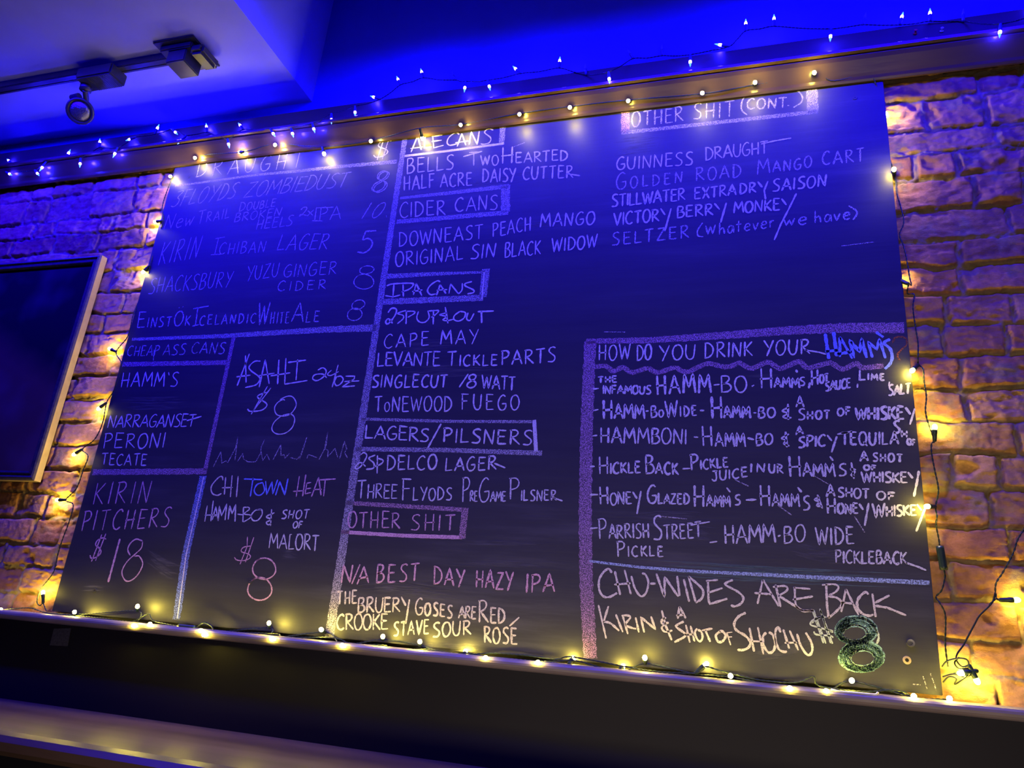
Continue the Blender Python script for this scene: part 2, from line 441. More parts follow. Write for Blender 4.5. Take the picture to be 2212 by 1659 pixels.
GL = {
 'A': (.80, ['0,0 .42,1 .80,0', '.08,.34 .74,.38']), 'B': (.64, ['.05,0 .08,1', '~.06,1 .45,.98 .52,.78 .30,.56 .08,.52', '~.08,.52 .48,.50 .62,.26 .42,.04 .0,.0']),
 'C': (.70, ['~.68,.86 .50,1 .22,.86 .03,.48 .14,.12 .40,0 .68,.12']), 'D': (.72, ['.06,0 .08,1', '~.0,.98 .36,.94 .66,.66 .64,.30 .36,.06 .0,.0']),
 'E': (.64, ['.08,1 .06,.02', '.02,1 .62,.98', '.02,.54 .54,.56', '.06,.02 .64,.04']), 'F': (.62, ['.10,1 .08,0', '.0,1 .62,.98', '.02,.54 .52,.56']),
 'G': (.74, ['~.66,.90 .46,1 .18,.80 .04,.40 .20,.04 .50,.02 .68,.20 .70,.42', '.36,.42 .74,.44']), 'H': (.74, ['.10,1 .08,0', '.66,1 .62,0', '.0,.46 .74,.50']),
 'I': (.16, ['.10,1 .06,0']), 'J': (.60, ['.1,1 .62,.98', '~.44,1 .48,.30 .36,.02 .14,.04 .02,.24']), 'K': (.68, ['.08,1 .06,0', '.64,.98 .10,.48', '.12,.52 .68,0']),
 'L': (.58, ['.08,1 .04,.02 .58,.06']), 'M': (.92, ['.02,0 .14,1 .44,.34 .78,1 .90,0']), 'N': (.76, ['.04,0 .10,1 .62,.02 .72,1']),
 'O': (.74, ['~.40,1 .14,.86 .02,.46 .16,.06 .42,.0 .66,.24 .72,.60 .58,.92 .36,1']), 'P': (.64, ['.10,1 .08,0', '~.0,.96 .42,.98 .60,.80 .48,.56 .10,.44']),
 'Q': (.78, ['~.40,1 .14,.86 .02,.46 .16,.06 .42,.0 .66,.24 .72,.60 .58,.92 .36,1', '.44,.24 .80,-.10']), 'R': (.72, ['.10,1 .08,0', '~.0,.96 .42,.98 .58,.82 .44,.60 .10,.48', '.18,.48 .72,.02']),
 'S': (.64, ['~.64,.92 .46,1 .20,.92 .14,.72 .34,.54 .56,.38 .58,.18 .40,.02 .02,.04']), 'T': (.72, ['.0,.96 .72,1', '.38,.98 .34,0']),
 'U': (.70, ['~.06,1 .02,.40 .16,.06 .38,0 .58,.20 .68,.98']), 'V': (.72, ['.0,1 .34,0 .72,1']), 'W': (1.0, ['.0,1 .24,0 .50,.84 .72,.02 1,1']),
 'X': (.70, ['.02,1 .68,0', '.66,1 .04,0']), 'Y': (.72, ['.0,1 .36,.50', '.72,1 .22,-.06']), 'Ÿ': (.50, ['.0,1 .44,.42']), 'Z': (.70, ['.06,.96 .64,1 .0,.02 .70,.04']),
 '0': (.66, ['~.40,1 .14,.86 .02,.46 .14,.06 .36,.0 .58,.24 .64,.60 .54,.92 .34,1']), '1': (.14, ['.10,1 .02,0']),
 '2': (.66, ['~.06,.78 .26,1 .54,.92 .50,.58 .20,.14 .04,.06 .10,.22 .32,.18 .66,.0']), '3': (.58, ['~.06,.96 .56,.98 .28,.60 .52,.44 .54,.18 .30,.0 .0,.06']),
 '5': (.66, ['.14,1 .66,.98', '~.16,1 .12,.62 .34,.66 .60,.48 .60,.20 .36,.0 .0,.06']),
 '8': (.66, ['~.34,.54 .14,.68 .14,.90 .36,1 .56,.88 .52,.68 .34,.54 .08,.36 .04,.14 .26,.0 .52,.08 .62,.30 .50,.48 .34,.54']),
 '$': (.66, ['~.64,.80 .42,.86 .16,.78 .14,.60 .46,.44 .58,.28 .40,.12 .12,.10 .0,.22', '.30,1 .20,-.04', '.52,1.02 .42,-.02']),
 '-': (.40, ['.0,.46 .40,.48']), "'": (.12, ['.02,1.02 .12,.80']), ' ': (.45, []), 'Ö': (.74, ['~.40,.96 .14,.82 .02,.46 .16,.06 .42,.0 .66,.24 .72,.60 .58,.88 .36,.96', '.22,1.16 .28,1.20', '.52,1.2 .58,1.24']),
 'a': (.50, ['~.44,.52 .20,.60 .02,.30 .12,.02 .34,.10 .46,.50', '.46,.58 .52,.0']), 'e': (.50, ['~.04,.30 .44,.38 .40,.58 .16,.56 .02,.24 .18,.0 .48,.08']),
 'h': (.50, ['.06,1 .04,0', '~.06,.36 .30,.54 .42,.36 .46,.0']), 'r': (.38, ['.04,.56 .06,0', '~.06,.32 .20,.54 .38,.52']), 't': (.46, ['.24,.90 .22,0', '.0,.60 .46,.62']),
 'v': (.46, ['.0,.56 .20,.0 .46,.58']), 'w': (.66, ['.0,.58 .16,.02 .34,.46 .48,.02 .66,.60']), 'x': (.5, ['.0,.6 .5,.0', '.48,.6 .02,.0']),
}
TAILED = {'VICTORY', 'BERRY', 'MONKEY', 'DRY', 'WHISKEY', 'SPICY', 'BRUERY', 'Honey', 'Whiskey'}    # their last arm is a long stroke of its own
VPV = (1518.0, -3802.0)
class Marks:
    """strokes drawn on the face of the board; pixel positions are carried onto the board's own plane"""
    def __init__(self): self.v = []; self.f = []
    def ribbon(self, px, w, curve=False, taper=True, lift=0.0006, wob=0.22):
        pts = (catmull(px, 2.6) if curve else straight(px, 3.2))
        P = [at(p[0], p[1], Y=-lift) for p in pts]
        n = len(P)
        if n < 2: return
        b0 = len(self.v)
        ph = random.random() * 9
        for i, p in enumerate(P):
            t = P[min(i + 1, n - 1)] - P[max(i - 1, 0)]
            L = math.hypot(t[0], t[2]) or 1e-9
            nx, nz = -t[2] / L, t[0] / L
            k = (1 + wob * math.sin(i * 0.9 + ph) * 0.6 + wob * (random.random() - 0.5) * 1.4)
            e = 0.62 if taper and (i == 0 or i == n - 1) else 1.0
            ww = (w[0] + (w[1] - w[0]) * i / (n - 1) if isinstance(w, tuple) else w) * 0.5 * k * e
            self.v.append((p[0] + nx * ww, p[1], p[2] + nz * ww)); self.v.append((p[0] - nx * ww, p[1], p[2] - nz * ww))
            if i: self.f.append((b0 + 2 * i - 2, b0 + 2 * i - 1, b0 + 2 * i + 1, b0 + 2 * i))
    def smear(self, px, w, lift):
        # an eraser's pass: a bundle of long tapering streaks
        a, b_ = np.array(px[0], float), np.array(px[-1], float)
        for k in range(9):
            o = (k / 8 - .5 + .1 * (random.random() - .5)) * w / 0.00145
            t0, t1 = random.random() * .3, 1 - random.random() * .3
            pts = catmull([np.array(p, float) + np.array((0, o)) for p in px], 4)
            pts = pts[int(len(pts) * t0):int(len(pts) * t1)]
            if len(pts) < 3: continue
            n = len(pts); b0 = len(self.v)
            for i, p in enumerate(pts):
                q = at(p[0], p[1], Y=-lift); h = w / 9 * (0.8 + .6 * random.random()) * math.sin(math.pi * (i + .02) / (n - .96)) * .5
                self.v.append((q[0], q[1], q[2] + h)); self.v.append((q[0], q[1], q[2] - h))
                if i: self.f.append((b0 + 2 * i - 2, b0 + 2 * i - 1, b0 + 2 * i + 1, b0 + 2 * i))
    def crop(self, ox, oy, sc, strokes, w):
        """strokes read off an enlarged piece of the board; a leading '~' makes a stroke curved"""
        for s in strokes.split('|'):
            s = s.strip(); cur = s.startswith('~')
            pts = [tuple(float(q) for q in p.split(',')) for p in s.lstrip('~').split()]
            self.ribbon([(ox + x / sc, oy + y / sc) for x, y in pts], w * (0.85 + 0.3 * random.random()), cur)
    def text(self, s, x0, y0, x1, y1, h, w=0.0046, slant=None, ratio=0.72, gap=0.20, jit=0.035):
        items = []; i = 0
        while i < len(s):
            if s[i] == '~': items.append((s[i + 1], 1.0)); i += 2; continue
            ch = s[i]
            if i == len(s) - 1 and s in TAILED: items.append(('Ÿ', ratio if ch.islower() else 1.0))
            elif ch.islower(): items.append((ch.upper(), ratio))
            else: items.append((ch, 1.0))
            i += 1
        wd = [GL[c][0] * r for c, r in items]
        tot = sum(wd) + gap * (len(wd) - 1)
        cur = 0.0
        for (c, r), wg in zip(items, wd):
            jx, jy, js = (random.random() - .5) * jit, (random.random() - .5) * jit * 1.6, 1 + (random.random() - .5) * jit * 2.5
            for st in GL[c][1]:
                curve = st.startswith('~')
                px = []
                for q in st.lstrip('~').split():
                    a, b_ = (float(t) for t in q.split(','))
                    u = (cur + a * r) / tot
                    bx, by = x0 + (x1 - x0) * u, y0 + (y1 - y0) * u
                    up = b_ * r * h * js
                    sl = slant if slant is not None else (VPV[0] - bx) / (by - VPV[1])
                    px.append((bx + sl * up + jx * h, by - up + jy * h))
                self.ribbon(px, w * (0.82 + 0.36 * random.random()), curve)
            cur += wg + gap
    def loop(self, cx, cy, rx, ry, w, rot=0.0, n=14, over=1):
        a0 = -1.9
        pts = []
        for k in range(n + over + 1):
            a = a0 - 2 * math.pi * k / n
            x, y = rx * math.cos(a) * (1 + .03 * math.sin(3 * a)), ry * math.sin(a)
            pts.append((cx + x * math.cos(rot) - y * math.sin(rot), cy + x * math.sin(rot) + y * math.cos(rot)))
        self.ribbon(pts, w, True)
    def done(self, name, mat, label=None):
        o = mesh(name, self.v, self.f, CH[mat], board)
        if label: o['label'] = label
        return o

def line(mat, *words, w=0.0046, name='chalk_lettering', label=None, raw=()):
    m = Marks()
    for wd in words:
        kw = wd[-1] if isinstance(wd[-1], dict) else {}
        a = wd[:-1] if isinstance(wd[-1], dict) else wd
        kw = dict(kw); kw.setdefault('w', w)
        m.text(*a, **kw)
    for (ox, oy, sc, st, *ww) in raw:
        m.crop(ox, oy, sc, st, ww[0] if ww else w)
    return m.done(name, mat, label)

def rule(mat, pts, wpx, label=None, name='chalk_rule', curve=False, lift=0.0004):
    m = Marks()
    k = 0.00145
    if name == 'chalk_smudge': m.smear(pts, wpx * k, lift)
    else: m.ribbon(pts, tuple(q * k for q in wpx) if isinstance(wpx, tuple) else wpx * k, curve, False, lift, 0.10)
    return m.done(name, mat, label)

K1 = 6.9125; K2 = 6.506; K3 = 7.373
W1, W2, W3, W4 = 0.0033, 0.0040, 0.0047, 0.0060
def sl(v, **k): d = dict(slant=v); d.update(k); return d

# ---- left column
line('thin', ('DRAUGHT', 423, 383, 650, 361, 34, sl(.22, gap=.42)), ('$', 804, 345, 838, 342, 46, sl(.22, w=W2)), w=W1)
line('thin', ('3FLOYDS', 368, 448, 505, 427, 35, sl(.45)), ('ZOMBIEDUST', 526, 427, 746, 403, 33, sl(.42, gap=.12)), ('8', 800, 415, 830, 412, 46, sl(.3, w=W2)), ('8', 803, 417, 834, 413, 44, sl(.28, w=W1)), w=W1)
line('thin', ('N~e~w', 353, 496, 414, 486, 32, sl(.3)), ('Trail', 424, 484, 494, 471, 30, sl(.2)), ('Double', 516, 457, 594, 446, 20, sl(.22, ratio=.85)),
     ('BROKEN', 505, 480, 606, 465, 18, sl(.25)), ('HEELS', 552, 496, 630, 487, 22, sl(.25)), ('2', 645, 468, 662, 465, 20, sl(.2)), ('~x', 663, 467, 676, 465, 20, sl(.2)), ('IPA', 678, 477, 736, 473, 29, sl(.1)),
     ('10', 781, 473, 820, 470, 34, sl(.55, gap=.45)), w=W1, raw=((560, 290, K1, '790,1290 940,1295|850,1100 1110,1090|1897,1215 1902,1235', W1),))
line('thin', ('KIRIN', 341, 573, 426, 557, 48, sl(.28, gap=.3)), ('Ichiban', 462, 550, 572, 545, 34, sl(.2)), ('LAGER', 597, 540, 706, 539, 35, sl(.32)), ('5', 772, 548, 802, 545, 46, sl(.25, w=W4)), w=W1,
     raw=((270, 520, K1, '1280,210 1440,200', W1), (260, 300, K1, '1420,1490 1560,1465', W1)))
line('thin', ('SHACKSBURY', 319, 635, 498, 619, 35, sl(.22)), ('YUZU', 531, 606, 600, 597, 31, sl(.15)), ('GINGER', 611, 599, 726, 593, 28, sl(.15)), ('CIDER', 599, 629, 703, 625, 21, sl(.15, gap=.4)), w=W1)
m_ = Marks(); m_.loop(560 + 1605 / K1, 520 + 435 / K1, 15.5, 8.5, W1, -.15); m_.loop(560 + 1562 / K1, 520 + 612 / K1, 21.5, 16, W1); m_.loop(560 + 1480 / K1, 520 + 955 / K1, 14.5, 9.6, W1, -.35); m_.loop(560 + 1425 / K1, 520 + 1100 / K1, 16, 13, W1, -.3)
m_.done('chalk_lettering', 'thin')
line('thin', ('EinstÖk', 295, 709, 410, 702, 34, sl(.15, ratio=.62)), ('Icelandic', 420, 703, 551, 697, 38, sl(.12, ratio=.55)), ('White', 556, 703, 624, 697, 47, sl(.12, ratio=.52)), ('Ale', 629, 695, 688, 696, 43, sl(.14, ratio=.55)), w=W2,
     raw=((270, 520, K1, '1020,1015 1250,975|1005,1275 1110,1250', W2),))
line('thin', ('CHEAP', 274, 769, 342, 768, 22, sl(.2)), ('ASS', 351, 768, 399, 766, 23, sl(.2)), ('CANS', 412, 764, 484, 764, 25, sl(.2)), w=W1, raw=((180, 720, K1, '1060,240 1045,410', W1),))
line('white', ("HAMM'S", 260, 836, 382, 835, 31, sl(.15)), w=W2)
line('white', ('NARRAGANSET', 231, 924, 420, 922, 27, sl(.2, gap=.08)), ('PERONI', 222, 969, 354, 967, 32, sl(.15)), ('TECATE', 218, 1004, 316, 1006, 25, sl(.12)), w=W2, raw=((180, 720, K1, '1545,1305 1765,1240', W2),))
line('pink', ('KIRIN', 200, 1091, 320, 1086, 47, sl(.2, gap=.34)), ('PITCHERS', 175, 1147, 364, 1139, 43, sl(.2, gap=.3)), w=W2, label='pinkish chalk lettering')
line('pink', ('$', 190, 1211, 215, 1209, 54, sl(.32)), w=W2, label='pinkish chalk price', raw=((110, 1130, K2, '970,220 805,830', W4),
     (110, 1130, K2, '~1285,250 1200,225 1120,280 1080,370 1115,455|~1290,260 1270,350 1190,430 1080,530 1010,640 1000,720 1040,800 1100,815 1190,760 1260,660 1290,560 1240,465 1175,465', W2)))
rule('band', [(378, 402), (560, 377), (640, 370), (720, 361), (857, 349)], (5, 10))
rule('band', [(876, 290), (711, 1376)], (13, 19), 'thick chalk bar dividing the first two columns')
rule('band', [(285, 733), (480, 726), (590, 719), (700, 712), (813, 708)], (7, 16))
rule('bandpurple', [(265, 787), (491, 783)], 11, 'purple chalk bar')
rule('bandpurple', [(505, 728), (443, 1016)], 10, 'purple chalk bar')
rule('bandpurple', [(200, 1020), (447, 1018)], 13, 'purple chalk bar')
rule('bandblue', [(439, 1028), (401, 1199), (381, 1338)], 18, 'blue chalk bar')
rule('white', [(440, 1030), (402, 1199), (383, 1336)], 2.4, None, lift=0.0007)
line('white', w=W3, raw=((460, 720, K1, '545,305 360,785|485,330 495,735|350,650 560,625|~710,415 620,420 540,500 570,560 680,640 700,690 640,770 480,810|780,400 690,805|780,390 840,755|670,635 920,595|985,395 965,760|1090,370 1070,760|860,635 1155,590|1120,435 1390,400|1265,390 1240,700|1070,760 1410,705'),
     (460, 720, K1, '~1565,550 1640,515 1690,560 1660,640 1560,705 1490,680 1520,620 1640,610 1700,665|~1770,550 1710,610 1760,630 1880,570|1870,470 1780,805|~1850,640 1815,720 1840,780 1900,760 1945,690 1910,640 1850,650|1980,640 2115,640 2110,680 1930,800 2120,785|1960,720 2185,710', W2)))
line('white', w=W2, raw=((460, 720, K1, '815,790 570,1210|865,815 600,1160|~800,880 690,920 670,960 790,1040 800,1090 720,1150 560,1165 515,1130|~1075,1000 1040,990 960,1040 920,1120 950,1210 1040,1235 1150,1210 1230,1110 1240,1030 1190,950 1110,940 1000,990|~1010,1240 920,1320 880,1410 900,1470 970,1505 1080,1490 1180,1410 1220,1300 1200,1230 1140,1205 1040,1225'),))
line('pale', w=0.0026, name='chalk_doodle', raw=((420, 930, K2, '265,510 370,300 385,460 440,425 470,450 580,240 610,90 570,415|605,435 680,320 690,400 750,440 860,440 930,320 940,230 985,130|930,260 960,420 1020,335 1055,415|1105,410 1215,200 1215,350 1260,340 1270,390 1335,320|1350,380 1440,405 1500,350 1580,90|1540,200 1480,400|1580,390 1600,340 1640,350 1720,380|1750,410 1850,220 1875,15 1830,250 1880,280 1870,370 1910,330 1975,250 2015,380|2040,395 2110,150 2140,260 2110,310 2150,385'),))
line('cream', w=W2, raw=((420, 930, K2, '~400,700 390,650 340,660 240,780 250,880 320,910 380,885|440,655 420,900|530,630 505,935|385,805 540,800|615,640 590,935'),))
line('blue', w=W3, label='blue chalk word', raw=((420, 930, K2, '695,680 955,690|825,665 785,930|~960,730 880,760 840,840 870,900 930,905 985,840 960,730|1000,710 1015,900 1090,720 1100,890 1170,690|1140,910 1200,720 1270,905 1315,675'),))
line('pink', w=W2, label='pink chalk word', raw=((420, 930, K2, '1475,640 1430,930|1565,620 1520,925|1385,855 1545,845|1640,730 1580,740 1555,890 1640,870|1565,820 1640,810|1745,660 1645,930|1745,655 1780,910|1670,830 1790,825|1750,695 1985,680|1840,690 1815,925'),))
line('white', ('SHOT', 607, 1121, 666, 1120, 19, {}), ('OF', 632, 1140, 652, 1141, 14, {}), ('MALORT', 581, 1183, 688, 1190, 33, sl(.06, gap=.12)), w=W2,
     raw=((420, 930, K2, '180,1055 145,1280|265,985 230,1275|145,1190 310,1185|250,1260 300,1070 335,1270|265,1200 325,1195|335,1265 350,1060 380,1200 455,1030 430,1260|475,1250 495,1060 530,1170 580,1040 570,1280|605,1175 680,1185|690,1075 680,1285|~690,1080 760,1080 770,1110 700,1170 790,1190 780,1230 690,1285|~940,1110 860,1120 800,1190 820,1260 890,1260 950,1180 940,1110 870,1110|1085,1105 1070,1340|~1125,1155 1010,1210 1080,1250 1010,1290 1040,1325 1080,1300'),
          (420, 1130, K2, '1340,162 1370,158|1440,158 1470,152', W2)))
m_ = Marks(); m_.crop(420, 1130, K2, '745,190 740,330 640,580|835,200 715,550|~800,320 690,340 660,400 770,440 780,490 700,525 600,520 560,480', W1)
m_.loop(420 + 980 / K2, 1130 + 640 / K2, 25, 23, W2); m_.loop(420 + 918 / K2, 1130 + 925 / K2, 26, 24.5, W2)
m_.done('chalk_lettering', 'pink', 'pinkish chalk price')

# ---- middle column
line('white', w=W3, raw=((840, 250, K1, '430,300 330,545|430,300 485,510|320,490 510,465|540,300 530,480 640,465|640,310 800,290|655,310 670,480 820,440|640,385 790,365|~1050,280 1000,250 900,320 870,400 910,440 1020,420|1090,265 1020,460|1090,265 1150,440|990,405 1190,375|1200,430 1230,240 1320,430 1350,230|~1560,215 1490,195 1430,250 1520,330 1500,400 1420,425 1370,420'),))
rule('white', [(874, 337), (960, 327), (1088, 310)], 6); rule('band', [(1087, 264), (1083, 313)], 13)
line('white', ('BELLS', 879, 375, 980, 365, 31, sl(0)), ('Two', 1014, 358, 1077, 356, 30, sl(-.03, ratio=.72)), ('Hearted', 1083, 353, 1226, 346, 37, sl(0, ratio=.62, gap=.1)), w=W3, raw=((840, 250, K1, '1110,610 1395,530'),))
line('white', ('HALF', 872, 412, 938, 405, 30, sl(0)), ('ACRE', 951, 405, 1020, 401, 28, sl(.0)), ('DAISY', 1042, 394, 1114, 391, 29, sl(.02)), ('CUTTER', 1129, 388, 1238, 384, 27, sl(.02)), w=W3, raw=((1000, 300, K1, '1540,520 1750,550'),))
rule('band', [(864, 428), (960, 418), (1099, 402)], (7, 11)); rule('band', [(1092, 400), (1092, 458)], 20); rule('band', [(857, 479), (1098, 459)], 11)
line('white', ('CIDER', 863, 470, 962, 464, 33, sl(0)), ('CANS', 983, 457, 1075, 453, 31, sl(0)), w=W2)
line('white', ('DOWNEAST', 862, 533, 1043, 515, 31, sl(0)), ('PEACH', 1064, 512, 1147, 497, 30, sl(.0)), ('MANGO', 1167, 491, 1284, 484, 28, sl(.05)), w=W2)
line('white', ('ORIGINAL', 854, 576, 1000, 561, 31, sl(0)), ('SIN', 1016, 559, 1070, 556, 31, sl(.08)), ('BLACK', 1090, 556, 1168, 549, 31, sl(.03)), ('WIDOW', 1192, 544, 1290, 534, 29, sl(.03)), w=W2)
rule('band', [(837, 597), (930, 592), (1042, 588)], (12, 5)); rule('band', [(1050, 581), (1043, 642)], 17); rule('band', [(826, 652), (1044, 643)], 14)
rule('white', [(1046, 588), (1041, 646)], 2.4, None, lift=0.0007)
line('white', w=W3, raw=((820, 470, K1, '~105,1020 200,990 470,980 500,1010 440,1070 330,1110|215,990 200,1170|85,1165 200,1185 310,1155|350,1000 355,1180|545,980 505,1155|545,980 630,1165|485,1105 640,1080|~905,960 860,945 760,1010 715,1090 760,1150 840,1140|905,1000 850,1160|905,1000 990,1135|850,1085 1010,1075|~1035,1135 1060,990|1060,990 1180,1140|~1180,1140 1230,1080 1235,980|~1380,955 1280,985 1280,1020 1400,1080 1400,1120 1310,1140'),))
line('white', w=W3, raw=((820, 470, K1, '~125,1420 180,1355 250,1370 230,1460 130,1585 90,1560 130,1510 195,1580|~395,1385 270,1430 350,1460 350,1510 265,1585|400,1390 395,1590|~385,1400 510,1400 520,1430 420,1490|~580,1400 555,1500 600,1560 680,1560 740,1490 720,1390|805,1390 800,1595|~730,1395 880,1390 820,1460 770,1490|980,1335 1020,1580|~1010,1420 900,1450 1000,1480 945,1525 1000,1540 1100,1520|~1200,1400 1120,1460 1110,1520 1180,1545 1260,1500 1280,1420 1200,1400|~1320,1420 1300,1510 1350,1535 1410,1430|1465,1405 1705,1395|1520,1400 1525,1575'),))
line('white', ('CAPE', 829, 753, 926, 746, 30, sl(.03, gap=.3)), ('MAY', 951, 745, 1033, 742, 30, sl(.03, gap=.3)), w=W2)
line('white', ('LEVANTE', 815, 791, 951, 790, 30, sl(.05, gap=.08)), ('Tickle', 966, 791, 1074, 790, 30, sl(.03, ratio=.78)), ('PARTS', 1083, 789, 1200, 782, 32, sl(.0)), w=W3)
line('white', ('SINGLECUT', 803, 837, 966, 837, 27, sl(.08)), ('8', 1008, 838, 1029, 837, 30, sl(.1)), ('WATT', 1041, 839, 1113, 843, 30, sl(.03, gap=.1)), w=W3, raw=((780, 700, K1, '1600,745 1465,945'),))
line('white', ('ToNEWOOD', 809, 890, 976, 888, 32, sl(.02, ratio=.65)), ('FUEGO', 997, 885, 1122, 885, 33, sl(.0, gap=.36)), w=W2)
rule('band', [(780, 905), (960, 910), (1151, 911)], 6); rule('white', [(1154, 907), (1158, 977)], 7.5); rule('band', [(768, 970), (960, 972), (1171, 979)], 9)
line('white', ('LAGERS', 788, 946, 926, 955, 29, sl(.05, gap=.1)), ('PILSNERS', 957, 955, 1148, 962, 31, sl(.04, gap=.2)), w=W3, raw=((740, 890, K2, '1385,165 1195,510'),))
line('white', ('DELCO', 835, 1015, 943, 1014, 31, sl(.03)), ('LAGER', 962, 1018, 1072, 1015, 29, sl(.05)), w=W3, raw=((740, 890, K2, '~255,600 300,570 340,620 260,760 190,800 185,760 250,710 325,765|~460,605 370,650 440,720 430,790 330,805|490,610 485,865|~500,650 570,680 540,730 440,770'), (960, 890, K2, '700,720 855,785')))
line('white', ('Three', 770, 1076, 858, 1077, 40, sl(.05, ratio=.78, gap=.1)), ('Flyods', 868, 1080, 976, 1081, 46, sl(.02, ratio=.6, gap=.12)), ('Pre', 997, 1085, 1031, 1084, 52, sl(.02, ratio=.42, gap=.04)), ('Game', 1034, 1086, 1092, 1082, 52, sl(.03, ratio=.42, gap=.04)), ('Pilsner', 1099, 1080, 1202, 1082, 48, sl(.0, ratio=.48, gap=.1)), w=W2, raw=((960, 890, K2, '1490,1190 1660,1250'),))
rule('bandpink', [(748, 1086), (880, 1094), (1000, 1101)], 8, 'pink chalk box line'); rule('bandpink', [(1005, 1097), (998, 1164)], 13, 'pink chalk box line'); rule('pink', [(737, 1149), (870, 1157), (998, 1161)], 7, 'pink chalk box line')
line('pink', ('OTHER', 751, 1140, 864, 1142, 35, sl(.03)), ('SHIT', 887, 1145, 983, 1146, 35, sl(.03, gap=.3)), w=W2, label='pink chalk heading')
line('pink', ('N', 736, 1259, 760, 1258, 39, sl(.08)), ('A', 772, 1262, 797, 1259, 38, sl(.05)), ('BEST', 812, 1259, 905, 1255, 38, sl(.05, gap=.3)), ('DAY', 936, 1261, 1003, 1268, 37, sl(.02, gap=.2)), ('HAZY', 1027, 1269, 1108, 1275, 38, sl(.03)), ('IPA', 1135, 1281, 1198, 1279, 40, sl(.03)), w=W3, label='pink chalk line of lettering', raw=((700, 1080, K2, '505,905 390,1180'),))
line('cream', ('THE', 728, 1306, 771, 1304, 29, sl(.02)), ('BRUERY', 773, 1324, 878, 1322, 32, sl(.03, gap=.1)), ('Goses', 896, 1326, 977, 1335, 36, sl(.03, ratio=.75)), ('ARE', 990, 1336, 1028, 1337, 26, sl(.05, gap=.08)), ('Red', 1033, 1344, 1090, 1347, 49, sl(.0, ratio=.68, gap=.12)), w=W3, raw=((700, 1250, K3, '1360,330 1300,720'), (950, 1250, K3, '1265,615 1110,755')))
line('cream', ('CROOKE', 727, 1361, 838, 1360, 34, sl(.0, gap=.08)), ('STAVE', 850, 1374, 926, 1370, 31, sl(.03)), ('SOUR', 934, 1377, 1018, 1371, 32, sl(.0)), ('ROSE', 1046, 1388, 1117, 1392, 34, sl(-.03)), w=W3)
rule('smudge', [(940, 1174), (1060, 1172), (1209, 1176)], 9, name='chalk_smudge'); rule('smudge', [(940, 1219), (1080, 1217), (1201, 1226)], 11, name='chalk_smudge')
rule('smudge', [(750, 1275), (860, 1270), (1000, 1290)], 26, name='chalk_smudge')

# ---- right column, top
rule('bandpink', [(1351, 231), (1351, 288)], 18, 'pink chalk box line'); rule('band', [(1342, 287), (1500, 270), (1765, 241)], 9); rule('band', [(1753, 182), (1756, 244)], 21)
line('thin', ('OTHER', 1365, 274, 1476, 262, 32, sl(0)), ('SHIT', 1497, 258, 1586, 252, 33, sl(.0, gap=.3)), ('CONT', 1613, 236, 1700, 233, 22, sl(.0)), w=W2, raw=((1560, 160, K1, '~435,270 320,360 285,470 300,550 375,610|~1075,195 1190,320 1180,420 1065,500|975,468 1000,470'),))
line('white', ('GUINNESS', 1331, 367, 1496, 356, 28, sl(.0)), ('DRAUGHT', 1524, 346, 1660, 331, 27, sl(-.03, gap=.1)), w=W2, raw=((1560, 160, K1, '580,1045 770,1000 1030,955'),))
line('thin', ('Golden', 1330, 410, 1474, 394, 34, sl(.0, ratio=.7, gap=.32)), ('ROAD', 1503, 391, 1601, 382, 28, sl(0, gap=.3)), ('Mango', 1636, 377, 1753, 361, 33, sl(-.02, ratio=.72)), ('CART', 1777, 357, 1868, 348, 28, sl(-.03, gap=.26)), w=W2)
line('white', ('STILLWATER', 1321, 447, 1480, 432, 26, sl(.0, gap=.08)), ('EXTRA', 1500, 431, 1590, 421, 24, sl(.0, gap=.14)), ('DRY', 1598, 419, 1648, 414, 22, sl(0)), ('SAISON', 1668, 414, 1785, 402, 26, sl(.03)), w=W3, raw=((1580, 310, K1, '545,560 490,700 510,835'),))
line('white', ('VICTORY', 1326, 487, 1438, 476, 27, sl(.0, gap=.14)), ('BERRY', 1462, 471, 1556, 463, 25, sl(.0, gap=.14)), ('MONKEY', 1585, 461, 1700, 453, 25, sl(.0, gap=.14)), w=W3, raw=((1300, 330, K1, '1035,830 940,1170|1860,745 1775,1040'), (1580, 310, K1, '970,745 860,970 740,1200 640,1440', W2)))
line('thin', ('SELTZER', 1322, 531, 1488, 513, 27, sl(0, gap=.3)), ('W', 1524, 507, 1545, 505, 20, sl(0)), ('~h~a~t~e~v~e~r', 1553, 506, 1672, 491, 26, sl(0, gap=.24)), ('~w~e', 1693, 488, 1742, 484, 25, sl(0, gap=.24)), ('~h~a~v~e', 1760, 481, 1836, 474, 26, sl(-.02, gap=.24)), w=W2,
     raw=((1300, 330, K1, '~1505,1045 1430,1160 1440,1240 1515,1255'), (1580, 310, K1, '~1750,930 1860,1000 1870,1060 1815,1140')))
rule('smudge', [(1322, 322), (1380, 312), (1430, 306)], 36, name='chalk_smudge'); rule('smudge', [(1300, 412), (1345, 414), (1420, 400)], 14, name='chalk_smudge', curve=True)

